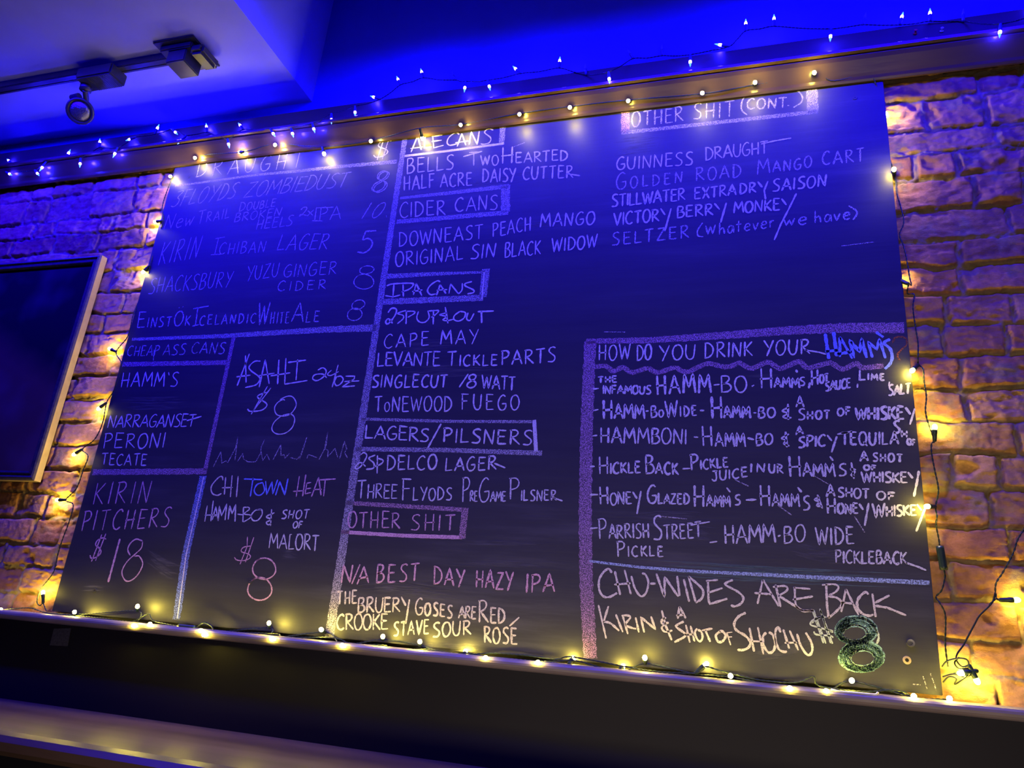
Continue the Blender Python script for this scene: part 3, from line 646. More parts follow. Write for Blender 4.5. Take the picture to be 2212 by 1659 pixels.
# ---- right column, the recipe list
rule('bandpurple', [(1266, 737), (1400, 735), (1480, 730), (1600, 722), (1700, 714), (1820, 708), (1953, 708)], (10, 20), 'purple chalk box line')
rule('bandpurple', [(1275, 737), (1267, 930), (1264, 1107), (1266, 1250), (1275, 1422)], 23, 'thick purple chalk bar')
line('white', ('HOW', 1293, 779, 1361, 777, 33, sl(.0)), ('DO', 1375, 779, 1408, 777, 33, sl(0)), ('YOU', 1424, 778, 1502, 776, 33, sl(0)), ('DRINK', 1522, 774, 1626, 768, 32, sl(0)), ('YOUR', 1650, 768, 1750, 764, 32, sl(.0)), w=W2, raw=((1480, 690, K1, '1780,455 2000,490 2105,520'),))
line('blue', w=0.0072, label='blue chalk word in the heading', raw=((1700, 690, K1, "570,210 625,590|695,185 745,550|570,480 760,460|790,265 790,560|790,260 980,585|750,520 970,480|1000,580 940,310 1085,490 1115,290 1190,575|1275,570 1210,330 1340,450 1380,290 1470,580|1330,190 1440,265|~1540,295 1450,350 1540,440 1570,560 1540,660 1460,740"),))
line('orange', w=W3, label='faint orange chalk question mark', raw=((1700, 690, K1, '~1580,350 1610,280 1690,255 1780,290 1780,380 1690,470 1650,540 1680,610'),))
wav = [(1250 + x / K1, 690 + y / K1) for x, y in ((250, 710), (370, 695), (440, 715), (520, 772), (650, 715), (700, 735), (800, 792), (1020, 730), (1110, 770), (1200, 790), (1430, 720), (1530, 765), (1640, 780), (1800, 705), (1950, 660))] + \
      [(1480 + x / K1, 690 + y / K1) for x, y in ((560, 705), (680, 700), (800, 650), (880, 685), (1000, 730), (1220, 640), (1330, 685), (1430, 732), (1690, 630), (1770, 685), (1850, 722), (2140, 650))] + \
      [(1700 + x / K1, 690 + y / K1) for x, y in ((680, 660), (780, 725), (860, 740), (1030, 660), (1140, 720), (1440, 690))]
rule('bandpurple', wav, 9, 'wavy purple chalk underline', curve=True)
HB = dict(slant=-.04)
line('white', ('THE', 1292, 827, 1333, 826, 14, HB), ('INFAMOUS', 1302, 851, 1406, 851, 18, dict(slant=0, gap=.1)), ('HAMM', 1418, 853, 1536, 848, 41, sl(-.05, w=W4)), ('BO', 1557, 848, 1614, 847, 36, sl(-.06)),
     ('Hamm', 1643, 838, 1727, 838, 42, sl(-.05, ratio=.5, gap=.06)), ('S', 1727, 834, 1739, 833, 18, HB), ('Hot', 1753, 832, 1790, 826, 34, sl(-.05, ratio=.55, gap=.06)), ('SAUCE', 1783, 845, 1838, 837, 20, sl(-.02, gap=.08)), ('Lime', 1856, 821, 1911, 822, 22, sl(-.02, ratio=.65)), ('SALT', 1919, 855, 1967, 850, 22, sl(.03, gap=.08)), w=W3,
     raw=((1250, 690, K1, '215,1040 300,1030|2015,980 2105,970'), (1480, 690, K1, '995,1000 1030,980|1655,750 1675,795|1865,940 1845,1030'), (1700, 690, K1, '1055,960 1050,1020|1530,930 1520,1000')))
line('white', ('Hamm', 1302, 904, 1393, 904, 40, sl(-.03, ratio=.78, gap=.08, w=W4)), ('Bo', 1406, 902, 1434, 900, 24, sl(-.06, ratio=.65)), ('Wide', 1438, 902, 1505, 898, 36, sl(-.05, ratio=.62)), ('Hamm', 1536, 904, 1621, 903, 47, sl(-.06, ratio=.55, gap=.08, w=W4)), ('BO', 1638, 903, 1675, 902, 22, HB), ('A', 1720, 880, 1737, 880, 23, HB),
     ('Shot', 1724, 907, 1793, 905, 24, sl(-.02, ratio=.78)), ('OF', 1809, 898, 1838, 897, 17, HB), ('WHISKEY', 1848, 907, 1968, 906, 27, sl(-.02, gap=.12, w=W4)), w=W3,
     raw=((1250, 690, K1, '225,1360 295,1345|1000,1370 1045,1365|1810,1360 1875,1360'), (1480, 690, K1, '1015,1395 1065,1395|1535,1260 1540,1500|~1555,1310 1450,1365 1530,1400 1465,1450 1500,1475 1590,1465'), (1700, 690, K1, '1910,1330 1835,1570')))
line('white', ('HAMMBONI', 1296, 957, 1484, 960, 34, sl(-.02, gap=.14)), ('Hamm', 1517, 964, 1611, 966, 45, sl(-.07, ratio=.68, gap=.12)), ('BO', 1633, 962, 1670, 960, 24, HB), ('A', 1719, 940, 1735, 938, 18, HB), ('SPICY', 1724, 967, 1798, 962, 24, sl(0, gap=.14)), ('TEQUILA', 1817, 961, 1941, 960, 27, sl(-.03)),
     ('S', 1930, 936, 1944, 936, 26, HB), ('H', 1947, 944, 1961, 945, 15, HB), ('OF', 1960, 961, 1978, 963, 14, HB), w=W3,
     raw=((1250, 860, K1, '205,565 280,555|1720,580 1785,585'), (1480, 860, K1, '930,595 1030,620|1500,500 1520,735|~1550,535 1440,600 1510,630 1470,680 1560,715'), (1700, 860, K1, '745,570 665,810|750,540 975,495')))
line('white', ('Hickle', 1294, 1024, 1384, 1022, 36, sl(-.04, ratio=.66, gap=.1)), ('Back', 1394, 1023, 1466, 1025, 38, sl(-.05, ratio=.65, gap=.12)), ('Pickle', 1492, 1016, 1574, 1009, 34, sl(-.08, ratio=.62, gap=.12)), ('JUICE', 1538, 1039, 1615, 1030, 21, sl(-.06)), ('IN', 1621, 1021, 1653, 1019, 19, sl(0, gap=.4)), ('UR', 1661, 1021, 1692, 1023, 19, HB),
     ('Hamm', 1704, 1031, 1805, 1030, 44, sl(-.08, ratio=.65, gap=.08)), ('S', 1812, 1028, 1829, 1027, 25, HB), ('A', 1858, 997, 1875, 996, 21, HB), ('SHOT', 1885, 996, 1950, 999, 18, sl(-.03, gap=.26)), ('OF', 1866, 1015, 1893, 1016, 11, HB), ('WHISKEY', 1862, 1042, 1974, 1043, 23, sl(-.06, gap=.1)), w=W3,
     raw=((1250, 860, K1, '170,1020 240,1020|1550,1055 1665,1050'), (1700, 860, K1, '640,870 690,935|960,960 1000,1205|~1030,1070 950,1060 1010,1100 960,1150 1010,1170|1970,1085 1940,1260 1895,1470')))
line('white', ('Honey', 1295, 1090, 1378, 1089, 38, sl(-.06, ratio=.7, gap=.1)), ('Glazed', 1398, 1087, 1489, 1090, 38, sl(-.02, ratio=.6, gap=.08)), ('Hamm', 1498, 1094, 1578, 1095, 47, sl(-.03, ratio=.52, gap=.08)), ('S', 1587, 1092, 1600, 1090, 22, HB), ('Hamm', 1642, 1093, 1727, 1095, 46, sl(-.05, ratio=.62, gap=.08)), ('S', 1735, 1102, 1750, 1100, 30, HB),
     ('A', 1785, 1074, 1803, 1073, 25, HB), ('SHOT', 1810, 1073, 1878, 1077, 21, sl(-.03, gap=.12)), ('OF', 1894, 1079, 1934, 1081, 17, HB), ('Honey', 1786, 1110, 1866, 1110, 35, sl(-.05, ratio=.65, gap=.1)), ('Whiskey', 1886, 1117, 1992, 1112, 30, sl(-.05, ratio=.78, gap=.06)), w=W3,
     raw=((1250, 1020, K1, '170,335 290,335|930,280 870,625'), (1480, 1020, K1, '620,230 675,300|905,415 1065,410|1680,225 1740,300|1975,335 2050,545|~2010,370 1935,410 2000,440 1970,500 2040,505'), (1700, 1020, K1, '1220,460 1160,800|2060,540 1930,885')))
line('white', ('Parrish', 1294, 1164, 1403, 1162, 45, sl(-.06, ratio=.68, gap=.1)), ('Street', 1411, 1166, 1516, 1161, 50, sl(-.06, ratio=.65, gap=.1)), ('Pickle', 1333, 1202, 1433, 1202, 33, sl(-.06, ratio=.68)), ('HAMM', 1566, 1175, 1676, 1173, 41, sl(-.06, gap=.08)), ('BO', 1693, 1173, 1740, 1170, 36, sl(-.05)),
     ('WIDE', 1763, 1177, 1845, 1176, 38, sl(-.06)), ('PICKLEBACK', 1805, 1216, 1960, 1219, 27, sl(-.03, gap=.14)), w=W2, raw=((1250, 1020, K1, '170,840 285,830|1670,790 1960,740'), (1480, 1020, K1, '365,1050 480,1035|1385,960 1425,940'), (1700, 1020, K1, '1770,1350 1950,1410 2080,1465')))
rule('smudgegreen', [(1262, 1212), (1380, 1222), (1620, 1238), (1800, 1247), (2010, 1256)], 30, 'greenish chalk smear', name='chalk_smudge', lift=0.0003)
rule('bandsky', [(1273, 1212), (1380, 1225), (1480, 1233), (1620, 1240), (1800, 1249), (2008, 1259)], (4, 7), 'pale blue chalk line', lift=0.0005)
line('cream', w=W3, raw=((1250, 1210, K1, '~495,190 450,130 370,180 305,300 310,450 370,540 460,550 575,490|540,165 620,520|685,145 780,510|530,365 775,345|~785,235 840,420 930,540 1010,480 1040,330 1000,220 945,195|1065,350 1150,350|1160,200 1280,550 1285,250 1480,535 1505,520 1470,235|1570,285 1650,620|1640,240 1750,635|~1640,240 1830,410 1860,500 1830,580 1745,635'),
     (1480, 1210, K1, '310,310 490,295|340,310 350,600 370,655 630,575|350,485 560,415|~715,295 630,330 605,370 800,480 870,570 830,650 740,690 680,670|1160,290 1080,655|1160,290 1400,690|1035,490 1300,510|1350,365 1425,700|~1310,400 1480,385 1530,420 1500,470 1395,530|~1395,530 1700,720 1770,760 1920,750|1615,410 1870,430|~1635,400 1650,650 1720,740 1920,755|1605,590 1910,540'),
     (1700, 1210, K1, '~520,370 700,360 770,400 730,470 630,525|585,355 600,700 625,865|~610,540 740,560 820,640 760,740 620,865|880,430 810,775|880,430 1070,820|810,630 990,650|~1215,515 1180,475 1110,520 1050,610 1060,720 1130,800 1230,830 1290,810|1275,500 1325,850|1530,525 1310,640|1320,680 1500,710 1780,825')))
line('cream', w=W3, raw=((1250, 1210, K1, '295,670 410,1170|445,685 370,930|~360,920 470,940 605,1055|555,810 660,1075|660,840 735,1105|~640,830 730,825 770,860 700,960 790,1010 860,1025|850,855 900,1080|980,1080 925,850 1145,1030 1080,840|1240,750 1300,980 1390,1195|~1305,855 1240,900 1250,950 1345,930|~1280,965 1240,1010 1290,1070 1400,1050|1505,690 1480,875|1505,690 1600,870|1455,825 1570,815|~1570,915 1480,960 1460,1000 1590,1100 1570,1150 1430,1225|1600,965 1660,1230|1670,980 1730,1215|1580,1110 1720,1110|~1770,1020 1735,1080 1770,1180 1820,1210 1850,1150 1830,1070 1780,1040|1840,1050 2000,1020|1890,1040 1965,1220|~2120,1060 2050,1120 2080,1215 2150,1210 2195,1130 2150,1065 2100,1065'),
     (1480, 1210, K1, '620,1080 680,1270|620,1085 705,1075|640,1150 700,1145', W1), (1480, 1210, K1, '~905,785 800,840 735,940 760,1040 900,1130 970,1220 950,1300 870,1340 780,1340|960,1010 1030,1365|1085,1000 1170,1405|1000,1210 1150,1215|~1210,1080 1160,1150 1180,1290 1250,1380 1320,1350 1345,1240 1310,1120 1250,1075|~1425,1080 1390,1000 1350,1060 1350,1200 1400,1330 1480,1370 1520,1360|1465,1035 1555,1320|1560,1050 1690,1345|1485,1235 1670,1230|~1670,1100 1720,1260 1800,1390 1860,1415 1900,1340 1880,1220 1800,1080')))
line('lime', w=W2, label='pale green chalk dollar sign', raw=((1700, 1210, K1, '395,740 580,1245|385,760 545,1240|490,725 680,1250|500,740 650,1240|~590,850 470,860 380,900 350,960 420,990 600,1040 690,1080|~560,840 440,880 370,940|~400,1065 440,1110 650,1130 690,1160|570,1030 690,1060'),))
g8 = Marks()
for k in range(7):
    t = k / 6
    L = lambda a, b_: a + (b_ - a) * t
    g8.loop(L(1846, 1849.5), L(1368, 1361), L(27, 44), L(16.5, 29), 0.0062, 0.08 * math.sin(k * 2.1), 18, 3)
    g8.loop(L(1863.5, 1861), L(1422, 1418), L(27.5, 47.5), L(18, 32), 0.0062, 0.08 * math.sin(k * 1.7), 18, 3)
for k in range(26):
    a = random.random() * 6.28
    for c, rx, ry in (((1850, 1362), 40, 27), ((1861, 1419), 43, 30)):
        if random.random() < .6:
            x, y = c[0] + rx * math.cos(a), c[1] + ry * math.sin(a)
            g8.ribbon([(x - 7, y - 2), (x + 8, y + 3)], 0.0034)
g8.done('chalk_lettering', 'green', 'green shaded chalk figure eight')
g8 = Marks(); g8.loop(1847, 1367, 26.5, 16.5, W1, 0, 16, 2); g8.loop(1863, 1421.5, 27, 18.5, W1, 0, 16, 2)
g8.crop(1700, 1210, K1, '~1060,850 1160,870 1260,960 1340,1060 1370,1160 1340,1250', W2)
g8.done('chalk_lettering', 'lime', 'pale green chalk outline of the figure eight')
# wiped patches and stray marks
for pts, wp in (([(250, 870), (330, 872), (420, 868)], 26), ([(310, 1195), (360, 1230), (400, 1245)], 34), ([(170, 1272), (240, 1268)], 12), ([(800, 735), (900, 748), (1020, 745)], 26), ([(820, 808), (1000, 800), (1120, 800)], 22),
                ([(1300, 1135), (1450, 1120), (1560, 1128)], 30), ([(1500, 1150), (1540, 1165)], 20), ([(1700, 1180), (1780, 1200), (1850, 1205)], 26), ([(900, 420), (1050, 395), (1220, 372)], 18), ([(860, 1395), (950, 1400), (1060, 1408)], 24),
                ([(600, 1195), (650, 1205)], 18), ([(1780, 1370), (1700, 1405), (1600, 1420)], 22), ([(1020, 505), (1150, 487), (1270, 480)], 12), ([(1590, 815), (1650, 812), (1700, 815)], 7)):
    rule('smudge', pts, wp, name='chalk_smudge', lift=0.0002)
line('pale', w=0.0022, name='chalk_scratch', raw=((1480, 1020, K1, '1380,490 1590,640|740,110 950,210'), (1700, 1020, K1, '1010,660 1160,900|400,50 620,180'), (1250, 1020, K1, '1240,660 1620,700'), (840, 250, K1, '1820,480 2030,400'), (1250, 690, K1, '365,185 700,190'), (1580, 310, K1, '1640,1530 2130,1470'), (1652, 1240, 3.95, '1260,940 1330,945|1350,870 1385,980|1410,840 1440,920 1465,1000')))

# bolts and holes through the board
def ring(name, px, py, r0, r1, mat, h=0.003, parent=None, hole=True):
    c = at(px, py, Y=0.0); bm = bmesh.new()
    vo = []
    n = 24
    for (r, y) in ((r1, -0.0003), (r1 * .92, -h), (r0, -h * .9), (r0, -0.0003)):
        vo.append([bm.verts.new((c[0] + r * math.cos(2 * math.pi * k / n), y, c[2] + r * math.sin(2 * math.pi * k / n))) for k in range(n)])
    for a, b_ in zip(vo, vo[1:]):
        for k in range(n): bm.faces.new((a[k], a[(k + 1) % n], b_[(k + 1) % n], b_[k]))
    bm.faces.new(vo[-1])
    return from_bm(name, bm, mat, parent)
ring('washer', 1967, 1389, 0.0035, 0.0085, M['bolt'], 0.004, board)['label'] = 'dark metal washer and bolt'
ring('bolt_hole', 1959, 1426, 0.0036, 0.0085, M['bare_wood'], 0.0012, board)['label'] = 'hole ringed with bare wood'
c = at(1959, 1426, Y=0)
bm = bmesh.new(); bmesh.ops.create_circle(bm, cap_ends=True, segments=20, radius=0.0038, matrix=Matrix.Translation((c[0], -0.0016, c[2])) @ Matrix.Rotation(math.pi / 2, 4, 'X'))
from_bm('hole', bm, M['hole'], board)
for px, py in ((205, 1275), (540, 1256), (1847, 212), (408, 382)):
    ring('screw_head', px, py, 0.002, 0.0058, M['board'], 0.0015, board)

# ------------------------------------------------------------------ string lights
def tube_into(V, F, path, r, sides=6):
    P = [np.array(p, float) for p in path]; n = len(P); b0 = len(V)
    up = np.array([0.13, 1.0, 0.21])
    for i, p in enumerate(P):
        t = P[min(i + 1, n - 1)] - P[max(i - 1, 0)]; t = t / (np.linalg.norm(t) + 1e-9)
        a = np.cross(t, up); a /= (np.linalg.norm(a) + 1e-9); b_ = np.cross(t, a)
        for k in range(sides):
            q = 2 * math.pi * k / sides
            V.append(tuple(p + r * (math.cos(q) * a + math.sin(q) * b_)))
        if i:
            for k in range(sides):
                F.append((b0 + (i - 1) * sides + k, b0 + (i - 1) * sides + (k + 1) % sides, b0 + i * sides + (k + 1) % sides, b0 + i * sides + k))
    F.append(tuple(b0 + k for k in range(sides))[::-1]); F.append(tuple(b0 + (n - 1) * sides + k for k in range(sides)))

def twisted(V, F, pts, r=0.0011, pitch=0.022, off=0.0011):
    path = catmull(pts, 0.0035)
    s = 0.0; tr = ([], [])
    for i, p in enumerate(path):
        t = path[min(i + 1, len(path) - 1)] - path[max(i - 1, 0)]; t = t / (np.linalg.norm(t) + 1e-9)
        if i: s += np.linalg.norm(p - path[i - 1])
        a = np.cross(t, np.array([0.1, 1.0, 0.2])); a /= (np.linalg.norm(a) + 1e-9); b_ = np.cross(t, a)
        for k in (0, 1):
            q = 2 * math.pi * s / pitch + k * math.pi
            tr[k].append(p + off * (math.cos(q) * a + math.sin(q) * b_))
    for k in (0, 1): tube_into(V, F, tr[k], r, 5)

def lathe_mesh(name, prof, mat, n=12):
    """profile of (radius, height) turned about Z"""
    bm = bmesh.new(); rings = []
    for r, z in prof:
        rings.append([bm.verts.new((r * math.cos(2 * math.pi * k / n), r * math.sin(2 * math.pi * k / n), z)) for k in range(n)])
    for a, b_ in zip(rings, rings[1:]):
        for k in range(n): bm.faces.new((a[k], a[(k + 1) % n], b_[(k + 1) % n], b_[k]))
    bm.faces.new(rings[0][::-1]); bm.faces.new(rings[-1])
    bmesh.ops.recalc_face_normals(bm, faces=bm.faces)
    me = bpy.data.meshes.new(name); bm.to_mesh(me); bm.free()
    me.materials.append(mat); me.polygons.foreach_set('use_smooth', [True] * len(me.polygons))
    return me
LED = lathe_mesh('bulb', [(0.0028, -0.0035), (0.0040, -0.0030), (0.0044, -0.001), (0.0043, 0.002), (0.0036, 0.0045), (0.0022, 0.0062), (0.0006, 0.0068)], M['warm_bulb'], 10)
SOCK = lathe_mesh('socket', [(0.0020, -0.026), (0.0034, -0.0245), (0.0037, -0.020), (0.0040, -0.012), (0.0046, -0.0105), (0.0046, -0.004), (0.0041, -0.0032)], M['socket'], 12)
BLED = lathe_mesh('bulb', [(0.0022, -0.0035), (0.0031, -0.003), (0.0034, -0.001), (0.0033, 0.0015), (0.0026, 0.004)], M['blue_bulb'], 10)
BTIP = lathe_mesh('bulb_tip', [(0.0026, 0.0041), (0.0021, 0.0075), (0.0013, 0.0110), (0.0003, 0.0145)], M['blue_tip'], 10)
BSOCK = lathe_mesh('socket', [(0.0018, -0.022), (0.0030, -0.021), (0.0034, -0.012), (0.0037, -0.010), (0.0037, -0.004), (0.0030, -0.0034)], M['blue_socket'], 12)
UNLIT = lathe_mesh('bulb', [(0.0022, -0.0035), (0.0031, -0.003), (0.0034, -0.001), (0.0032, 0.002), (0.0024, 0.006), (0.0012, 0.011), (0.0003, 0.014)], M['unlit'], 10)

def string_light(label, group, bulbs, blue=False, extra=(), wires=(), loose=False):
    """bulbs: (x, y, depth Y, tip direction dx, dy, dY[, 'off']) in the order the wire visits them"""
    b0 = [b for b in bulbs if b[0] != 'w'][0]
    P0 = at(b0[0], b0[1], Y=b0[2])
    root = empty('string_light', tuple(P0))
    tag(root, label, 'string lights', group)
    V, F = [], []
    pts = []
    for b in bulbs:
        if b[0] == 'w':                       # a wire point without a bulb
            pts.append(at(b[1], b[2], Y=b[3])); continue
        x, y, Y, dx, dy, dY = b[:6]
        p = at(x, y, Y=Y)
        d = at(x + dx, y + dy, Y=Y + dY) - p
        d /= np.linalg.norm(d)
        off = len(b) > 6
        me = (UNLIT if off else BLED) if blue else LED
        o = bpy.data.objects.new('bulb', me); COL.objects.link(o)
        o.parent = root
        o.location = Vector(p) - root.location
        o.rotation_euler = Vector(d).to_track_quat('Z', 'Y').to_euler()
        o.scale = (1.3,) * 3 if blue else (1.25,) * 3
        s = bpy.data.objects.new('socket', BSOCK if blue else SOCK); COL.objects.link(s); s.parent = o
        if blue and not off:
            s = bpy.data.objects.new('bulb_tip', BTIP); COL.objects.link(s); s.parent = o
        base = p - d * (0.028 if blue else 0.032)
        base[1] = min(base[1], YB - 0.004) if not blue else base[1]
        pts.append(base)
    if blue:                                   # let the wire sag a little between bulbs
        q = [pts[0]]
        for a, b_ in zip(pts, pts[1:]):
            q += [(a + b_) / 2 + np.array([0, 0.002, 0.004 * (random.random() - .6)]), b_]
        pts = q
    twisted(V, F, pts)
    for w in wires:
        q = [at(x, y, Y=Y) for x, y, Y in w]
        if loose: tube_into(V, F, catmull(q, 0.003), 0.0017, 6)
        else: twisted(V, F, q)
    o = mesh('wire', V, F, M['wire'], None, True); adopt(o, root)
    for (x0, y0, x1, y1, Y, r) in extra:       # inline plug of the string
        a, b_ = at(x0, y0, Y=Y), at(x1, y1, Y=Y)
        v, f = [], []
        n = 8
        pp = [a + (b_ - a) * k / n for k in range(n + 1)]
        tube_into(v, f, pp, r, 12)
        o = mesh('plug', v, f, M['socket'], None, True); adopt(o, root)
    return root

BY = -0.030
string_light('string of warm yellow bulbs draped under the brown trim along the top of the chalkboard', 'warm string lights around the chalkboard', [
    (368, 381, -0.012, -4, 1, -.02), (421, 341, -0.032, -3, 3, -.03), (518, 329, -0.030, -7, 1, .01), (594, 313, -0.040, -3, 3, -.03), (700, 332, -0.024, 2, 8, .0), (801, 305, -0.034, -4, 3, -.03),
    (912, 298, -0.022, 2, 8, .01), (995, 270, -0.040, -3, 3, -.05), (1122, 247, -0.046, -3, 4, -.05), (1231, 232, -0.046, -3, 4, -.05), (1357, 218, -0.046, -3, 4, -.05), (1517, 201, -0.046, -2, -3, -.05),
    (1631, 178, -0.048, -1, -6, -.03), (1759, 157, -0.048, -1, -6, -.03), ('w', 1800, 175, -0.012), ('w', 1880, 165, -0.010), (1913, 246, 0.008, 4, 4, -.005), ('w', 1906, 290, 0.003),
    (1931, 366, -0.014, -1, -8, -.02), ('w', 1937, 415, -0.004), ('w', 1947, 452, -0.004), ('w', 1952, 481, -0.004), ('w', 1943, 507, -0.004), ('w', 1951, 529, -0.004), ('w', 1958, 558, -0.004), ('w', 1965, 600, -0.004), ('w', 1969, 616, -0.004),
    (1944, 606, 0.008, -5, -2, .005), ('w', 1960, 634, 0.0), ('w', 1975, 637, -0.002), ('w', 1972, 664, -0.004), ('w', 1978, 710, -0.004), ('w', 1983, 741, -0.004), ('w', 1983, 775, -0.006), (1971, 800, -0.014, -8, 8, -.01),
    ('w', 1994, 797, -0.004), ('w', 1996, 821, -0.004), ('w', 2001, 857, -0.004), ('w', 1999, 885, -0.004), ('w', 2003, 907, -0.004), ('w', 2014, 938, -0.004), (2019, 924, -0.008, 0, -8, -.002), ('w', 2013, 957, -0.004), ('w', 2012, 976, -0.004), ('w', 2019, 1015, -0.004),
    ('w', 2027, 1058, -0.004), (2003, 1094, -0.022, -8, 0, -.01), ('w', 2024, 1116, -0.004), ('w', 2022, 1133, -0.004), ('w', 2028, 1165, -0.004), ('w', 2030, 1181, -0.004), ('w', 2039, 1230, -0.004), ('w', 2041, 1247, -0.004), ('w', 2034, 1275, -0.004), ('w', 2022, 1289, 0.004),
    ('w', 2030, 1303, -0.004), ('w', 2042, 1330, -0.004), ('w', 2042, 1394, -0.004), ('w', 2048, 1440, -0.004)], extra=((2030, 1180, 2039, 1231, -0.004, 0.0082),))
string_light('string of warm yellow bulbs hanging down the brick along the left edge of the chalkboard', 'warm string lights around the chalkboard', [
    ('w', 376, 372, 0.0), ('w', 352, 440, 0.006), (336, 479, -0.004, -8, 1, .0), ('w', 340, 520, 0.008), (310, 587, -0.004, -6, 6, .0), ('w', 318, 610, 0.008), ('w', 300, 650, 0.004), ('w', 288, 680, -0.006), ('w', 276, 726, -0.006), (238, 754, -0.006, -9, -4, .0),
    ('w', 263, 785, -0.006), ('w', 258, 810, -0.006), ('w', 245, 845, -0.006), (214, 882, -0.006, -8, 6, .0), ('w', 222, 912, -0.006), ('w', 205, 948, -0.006), (161, 981, -0.006, -8, 5, .0), ('w', 190, 985, -0.006), ('w', 180, 1015, -0.006), ('w', 165, 1055, -0.006),
    (125, 1080, -0.006, -9, 0, .0), ('w', 158, 1090, -0.006), ('w', 150, 1125, -0.006), ('w', 135, 1165, -0.006), ('w', 125, 1198, -0.006), ('w', 116, 1235, -0.006), ('w', 90, 1270, -0.006), ('w', 80, 1298, -0.008), ('w', 86, 1308, -0.008), (93, 1281, -0.006, 0, -9, .0), ('w', 100, 1320, -0.012)])
BB = [(1, 1317, -0.040, -6, -2, -.02), (161, 1322, -0.040, 0, -7, -.03), (297, 1310, -0.036, 1, -9, -.02), (289, 1351, -0.058, -6, 3, -.02), (324, 1348, -0.054, -4, -2, -.04), (434, 1362, -0.054, -4, -3, -.04), (440, 1371, -0.060, 4, 4, -.03), (581, 1346, -0.036, 0, -9, -.02),
      (587, 1380, -0.058, -2, 4, -.05), (694, 1360, -0.032, -6, -4, -.02), (739, 1394, -0.058, -4, 3, -.05), (827, 1375, -0.036, 0, -8, -.03), (907, 1386, -0.036, 0, -9, -.03), (1005, 1408, -0.012, 2, -6, .01), (1049, 1421, -0.052, 1, 2, -.06), (1162, 1431, -0.052, 1, 2, -.06), (1236, 1423, -0.010, 3, -5, .01),
      (1345, 1440, -0.012, 3, -4, .008), (1393, 1421, -0.034, -1, -9, -.02), (1524, 1436, -0.014, 6, -5, .0), (1578, 1460, -0.046, -2, -5, -.05), (1706, 1487, -0.054, -2, -1, -.06), (1785, 1493, -0.050, 0, -1, -.06), (1840, 1470, -0.036, 0, -4, -.05), (1974, 1504, -0.048, 0, -4, -.05), (2051, 1509, -0.046, 1, -4, -.05)]
sw = lambda pts: [(x, y, Y) for x, y, Y in pts]
string_light('string of warm yellow bulbs lying on the ledge along the bottom of the chalkboard', 'warm string lights around the chalkboard', BB, extra=((386, 1353, 422, 1357, -0.040, 0.0075),),
    wires=([(10, 1317, -.03), (63, 1313, -.03), (100, 1323, -.03), (175, 1331, -.03), (222, 1336, -.035), (280, 1343, -.035), (312, 1330, -.035), (322, 1326, -.035), (330, 1340, -.035), (360, 1348, -.035), (385, 1353, -.04)],
           [(422, 1357, -.04), (440, 1345, -.04), (456, 1352, -.04), (470, 1364, -.04), (540, 1367, -.03), (600, 1370, -.03), (616, 1377, -.04), (720, 1378, -.03), (760, 1391, -.03), (830, 1394, -.03), (850, 1404, -.03), (920, 1403, -.03), (1000, 1414, -.03), (1060, 1411, -.03), (1130, 1415, -.03), (1200, 1424, -.03), (1235, 1419, -.03), (1345, 1439, -.03),
            (1420, 1451, -.03), (1500, 1454, -.03), (1523, 1440, -.03), (1560, 1450, -.03), (1640, 1469, -.03), (1720, 1474, -.03), (1757, 1461, -.035), (1770, 1482, -.035), (1860, 1494, -.03), (1930, 1491, -.03), (1965, 1500, -.03)],
           [(850, 1406, -.04), (960, 1415, -.04), (1010, 1411, -.04), (1060, 1420, -.04), (1180, 1429, -.04), (1240, 1427, -.04), (1310, 1445, -.04), (1380, 1455, -.04), (1470, 1464, -.04), (1560, 1467, -.04)]))
tangle = [(2150, 1280, -.006), (2143, 1302, -.006), (2116, 1330, -.006), (2104, 1351, -.006), (2090, 1377, -.006), (2081, 1394, -.006), (2068, 1412, -.008), (2066, 1426, -.010), (2078, 1440, -.012), (2092, 1436, -.014), (2088, 1425, -.016), (2070, 1422, -.016), (2046, 1428, -.012), (2035, 1440, -.004)]
tangle2 = [(2036, 1462, -.006), (2060, 1456, -.012), (2085, 1462, -.014), (2102, 1456, -.014), (2112, 1452, -.010), (2106, 1446, -.012), (2094, 1456, -.016), (2076, 1470, -.014), (2062, 1478, -.010), (2066, 1466, -.016), (2050, 1462, -.012), (2037, 1474, -.006)]
tangle3 = [(2072, 1420, -.01), (2062, 1432, -.014), (2072, 1445, -.014), (2090, 1444, -.012), (2096, 1452, -.012), (2108, 1462, -.01)]
string_light('tangled string of warm yellow bulbs on the brick at the lower right', 'warm string lights around the chalkboard', [
    ('w', 2225, 1120, -.006), ('w', 2212, 1143, -.006), ('w', 2198, 1166, -.006), ('w', 2188, 1196, -.006), ('w', 2166, 1237, -.006), ('w', 2151, 1262, -.006), ('w', 2152, 1291, -.006), (2195, 1296, -.006, 9, 0, .0), ('w', 2150, 1294, -.006), ('w', 2136, 1308, -.006)],
    wires=(tangle, tangle2, tangle3,
           # tails of the two loose bulbs
           [(2060, 1455, -.012), (2072, 1453, -.012)]), loose=True)
lo = bpy.data.objects
root4 = [o for o in lo if o.name.startswith('string_light')][-1]
for (x, y, dx, dy) in ((2077, 1454, -7, 1), (2110, 1470, 4, 8)):
    o = bpy.data.objects.new('bulb', LED); COL.objects.link(o); o.parent = root4
    p = at(x, y, Y=-0.014); d = at(x + dx, y + dy, Y=-0.014) - p
    o.scale = (1.25,) * 3; o.location = Vector(p) - root4.location; o.rotation_euler = Vector(d).to_track_quat('Z', 'Y').to_euler()
    s = bpy.data.objects.new('socket', SOCK); COL.objects.link(s); s.parent = o

